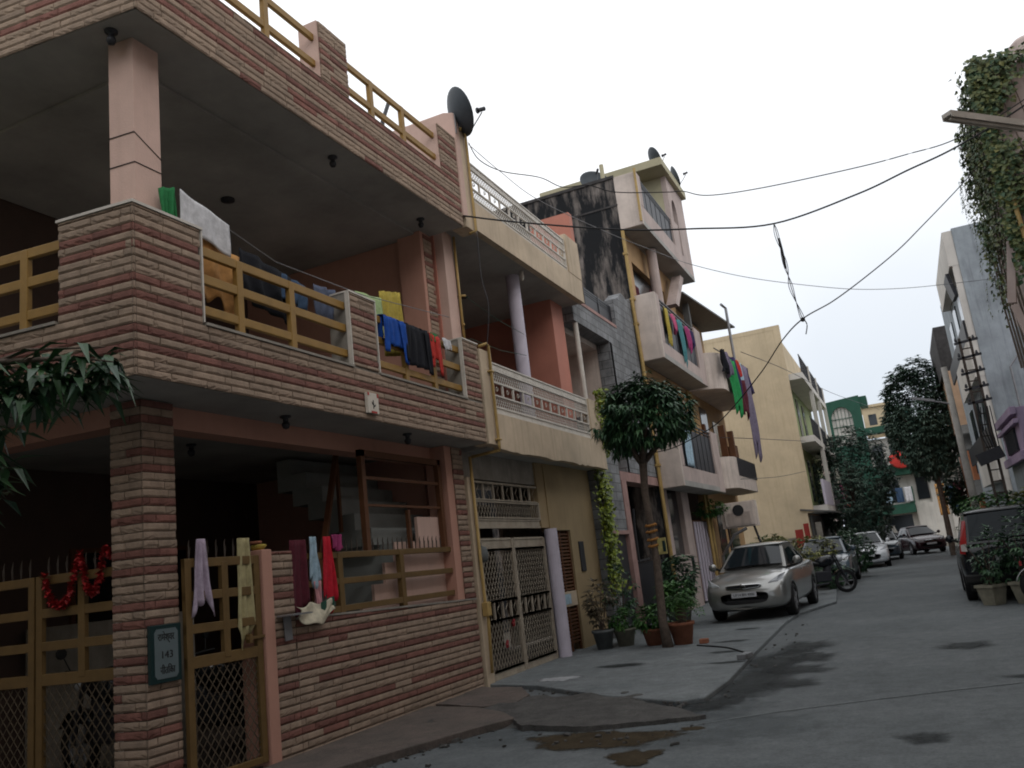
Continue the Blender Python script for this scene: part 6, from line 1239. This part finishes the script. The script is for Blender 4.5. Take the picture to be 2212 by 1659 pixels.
def tree(name, label, base, h, c, rx, rz, n, L, m, seed, group=None, tr=.14, ry=None):
    t = thing(name, label, 'tree', base, group); mb = MB(); crown(mb, c, rx, ry or rx, rz, n, L, L*.42, seed, down=.35, shell=.5); mb.build('crown', m, t)
    mb = MB(); b = Vector(base); c = Vector(c); mb.tube([b, b+(c-b)*.45+Vector((.06, .05, 0)), b+(c-b)*.8, c+Vector((0, 0, rz*.4))], [tr, tr*.75, tr*.55, tr*.2], 8)
    rr2 = random.Random(seed)
    for k in range(7): a_ = k*.9; mb.tube([b+(c-b)*(.6+.05*k), c+Vector((rx*.45*math.cos(a_), rx*.45*math.sin(a_), rz*(.1*k-.45))), c+Vector((rx*.8*math.cos(a_), rx*.8*math.sin(a_), rz*(.14*k-.45)))], [tr*.4, tr*.25, .01], 5)
    mb.build('trunk', 'bark', t); return t
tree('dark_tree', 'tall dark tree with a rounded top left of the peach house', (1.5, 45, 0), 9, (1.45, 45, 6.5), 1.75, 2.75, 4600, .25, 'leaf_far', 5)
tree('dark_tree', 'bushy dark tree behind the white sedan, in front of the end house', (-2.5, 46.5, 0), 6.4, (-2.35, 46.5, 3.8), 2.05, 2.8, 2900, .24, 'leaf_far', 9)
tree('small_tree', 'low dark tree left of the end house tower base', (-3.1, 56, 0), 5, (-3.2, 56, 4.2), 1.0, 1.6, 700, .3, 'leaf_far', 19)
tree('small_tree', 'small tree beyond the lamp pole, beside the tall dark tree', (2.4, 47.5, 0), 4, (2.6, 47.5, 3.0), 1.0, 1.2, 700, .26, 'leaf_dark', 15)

tree('unseen_shade_tree', 'unseen broad leafy tree added behind the viewer to shade the lane', (1.6, -4.5, 0), 8, (.8, -4.2, 6.2), 4.2, 2.6, 1500, .5, 'leaf_dark', 25)  # out of view, added to block sky light from behind

def pot(name, label, x, y, r, h, m, z=.055, square=False, group='plant pots along the pavement'):
    mb = MB(); mb.lathe([(.001, 0), (r*.68, 0), (r*.95, h*.86), (r*1.06, h*.86), (r*1.06, h), (r*.92, h), (r*.88, h*.9), (.001, h*.9)], (x, y, z), 4 if square else 20)
    t = thing(name, label, 'plant pot', (x, y, z), group); mb.build('pot', m, t, smooth=not square); return t
def bushlet(t, x, y, z, rx, rz, n, L, m, seed, W=.4, down=.1):
    mb = MB(); crown(mb, (x, y, z), rx, rx, rz, n, L, L*W, seed, down=down, shell=.25); mb.build('foliage', m, t)
def stalks(t, x, y, z, n, h, r, seed, m='bark'):
    rr2 = random.Random(seed); mb = MB()
    for k in range(n): a_ = rr2.random()*6.28; mb.tube([(x, y, z), (x+.4*r*math.cos(a_), y+.4*r*math.sin(a_), z+h*.5), (x+r*math.cos(a_), y+r*math.sin(a_), z+h*rr2.uniform(.75, 1))], [.012, .008, .004], 4)
    mb.build('stems', m, t)
p = pot('plant_pot', 'black plastic pot with a dry bush, first in the row by the beige wall', -5.28, 14.9, .19, .33, 'pot_grey'); bushlet(p, -5.3, 14.95, .85, .30, .42, 90, .13, 'leaf_dry', 1); stalks(p, -5.28, 14.9, .33, 8, .8, .22, 1)
p = pot('plant_pot', 'stone grey pot with low green leaves, second in the row', -4.98, 15.2, .20, .30, 'pot_stone'); bushlet(p, -4.98, 15.2, .50, .28, .18, 80, .14, 'leaf_mid', 2)
p = pot('plant_pot', 'tall dark pot with thin shrub behind the second pot', -5.15, 15.8, .18, .30, 'pot_grey'); bushlet(p, -5.15, 15.8, .95, .30, .5, 80, .12, 'leaf_dark', 3); stalks(p, -5.15, 15.8, .3, 7, 1.0, .2, 3)
p = pot('plant_pot', 'reddish clay pot just left of the tree trunk', -4.38, 14.95, .20, .28, 'terracotta'); bushlet(p, -4.38, 14.95, .5, .26, .2, 90, .15, 'leaf_mid', 4); 
p = pot('plant_pot', 'square brick coloured planter with a palm-like plant right of the tree trunk', -3.83, 14.75, .22, .36, 'terracotta')
mb = MB(); rr = random.Random(77)
for k in range(44):
    a_ = rr.random()*6.28; el = rr.uniform(-.1, 1.2); d = Vector((math.cos(a_)*math.cos(el), math.sin(a_)*math.cos(el), math.sin(el))); c0 = Vector((-3.83, 14.85, .72))
    for j in range(7): q = c0+d*(.06+.05*j)-Vector((0, 0, .006*j*j)); [leaf(mb, q, d*.4+d.cross(Vector((0, 0, 1))).normalized()*s+Vector((0, 0, -.15)), .13, .028, (0, 0, 1), rr.random(), 0, .2) for s in (-1, 1)]
mb.build('foliage', 'leaf_mid', p); mb = MB(); mb.lathe([(.001, 0), (.07, 0), (.10, .15), (.06, .35), (.001, .36)], (-3.83, 14.85, .38), 10); mb.build('stems', 'bark', p)
p = pot('plant_pot', 'grey drum pot with leafy plant before the slate house gate', -4.6, 17.6, .22, .36, 'pot_grey'); bushlet(p, -4.6, 17.6, .75, .36, .3, 120, .18, 'leaf_mid', 6)
p = pot('plant_pot', 'grey pot with a taller leafy shrub near the silver sedan', -4.75, 18.6, .2, .32, 'pot_stone'); bushlet(p, -4.75, 18.6, 1.05, .42, .5, 170, .17, 'leaf_dark', 7); stalks(p, -4.75, 18.6, .3, 6, .9, .2, 7)
p = pot('plant_pot', 'small pot with a drooping shrub against the pinkish house wall', -5.1, 19.6, .18, .3, 'pot_grey'); bushlet(p, -5.1, 19.6, .95, .38, .5, 130, .16, 'leaf_dark', 8)
mb = MB(); mb.box(-3.52, -3.38, 14.55, 14.68, .056, .13); tag(mb.build('brick', 'terracotta', bevel=.008), 'loose red brick on the pavement beside the square planter', 'brick')
mb = MB(); mb.obox((-2.38, 12.3, .09), (.03, .14, 0), (.06, -.01, 0), (0, 0, .035)); tag(mb.build('stone_block', 'slate', bevel=.01), 'dark stone block on the edge of the concrete forecourt', 'stone')
mb = MB(); mb.tube(smooth_line([Vector(q) for q in [(-3.5, 14.3, .065), (-3.2, 14.0, .068), (-2.85, 13.6, .066), (-2.5, 12.9, .067)]]), .012, 5); tag(mb.build('hose', 'ink'), 'thin dark hose lying across the pavement', 'hose')
def shrub(name, label, x, y, z, rx, rz, n, L, m, seed, group=None):
    t = thing(name, label, 'shrub', (x, y, 0), group); bushlet(t, x, y, z, rx, rz, n, L, m, seed); stalks(t, x, y, 0, 6, z+rz*.4, rx*.5, seed); return t
GS = 'shrubs beyond the silver sedan'
shrub('shrub', 'yellowish green shrub in front of the dark blue car', -2.85, 27.5, 1.15, .70, .45, 230, .17, 'leaf_yellow', 41, GS)
shrub('shrub', 'dark shrub between the motorbike and the white sedan', -1.95, 33.2, .9, .6, .75, 320, .18, 'leaf_dark', 42, GS)
shrub('shrub', 'low green shrub right behind the motorbike', -2.3, 26.6, .5, .5, .4, 180, .15, 'leaf_dark', 43, GS)
shrub('shrub', 'green shrub along the yellow house wall left of the sedan roof', -4.3, 30.5, 1.2, .6, .55, 240, .18, 'leaf_yellow', 44, GS)
shrub('shrub', 'dark shrub in front of the white sedan bonnet', -2.35, 35.5, .95, .55, .7, 260, .18, 'leaf_dark', 45, GS)
shrub('shrub', 'shrub beside the pale gate posts before the yellow house', -5.0, 33.5, 1.3, .7, .5, 220, .2, 'leaf_mid', 46, GS)
shrub('hanging_plant', 'trailing green plant above the striped gate', -5.45, 26.6, 2.75, .5, .22, 120, .16, 'leaf_mid', 47)
mb = MB(); mb.box(-5.6, -3.2, 36.0, 36.2, 0, 1.6); mb.box(-3.4, -3.2, 35.95, 36.25, 0, 2.1); tag(mb.build('garden_wall', 'cement'), 'low cement garden wall with a pale gate pillar before the yellow house', 'wall')
mb = MB(); mb.box(-4.2, -3.9, 35.9, 35.95, 1.2, 1.9); mb.box(-3.85, -3.65, 35.9, 35.95, 1.3, 2.1); tag(mb.build('rusty_sheet', 'paint_red'), 'rusty red sheets leaning on the garden wall', 'sheet')
# right hand pots and plants in front of the black car
GP = 'pots behind the black car'
p = pot('stone_planter', 'square stone planter with overgrown plant behind the black car, nearer the road', 1.08, 18.0, .26, .36, 'pot_stone', 0, True, GP); bushlet(p, 1.2, 18.1, .85, .36, .5, 110, .13, 'leaf_dark', 51); stalks(p, 1.08, 18.0, .3, 8, .9, .3, 51)
p = pot('stone_planter', 'square stone planter with tall plant behind the black car, farther from the road', 1.62, 17.8, .27, .38, 'pot_stone', 0, True, GP); bushlet(p, 1.85, 17.9, 1.0, .52, .6, 210, .14, 'leaf_dark', 52); stalks(p, 1.62, 17.8, .3, 8, 1.1, .35, 52)
shrub('shrub', 'green hedge plants over the roof of the black car', 1.9, 24.4, 1.75, .75, .4, 300, .17, 'leaf_mid', 53)
shrub('shrub', 'dark roadside shrub at the foot of the lamp pole', 1.9, 31.5, .9, .7, .8, 260, .2, 'leaf_dark', 54)
shrub('shrub', 'pale green shrub by the lilac house wall', 2.35, 20.6, 1.5, .45, .5, 160, .15, 'leaf_yellow', 55)
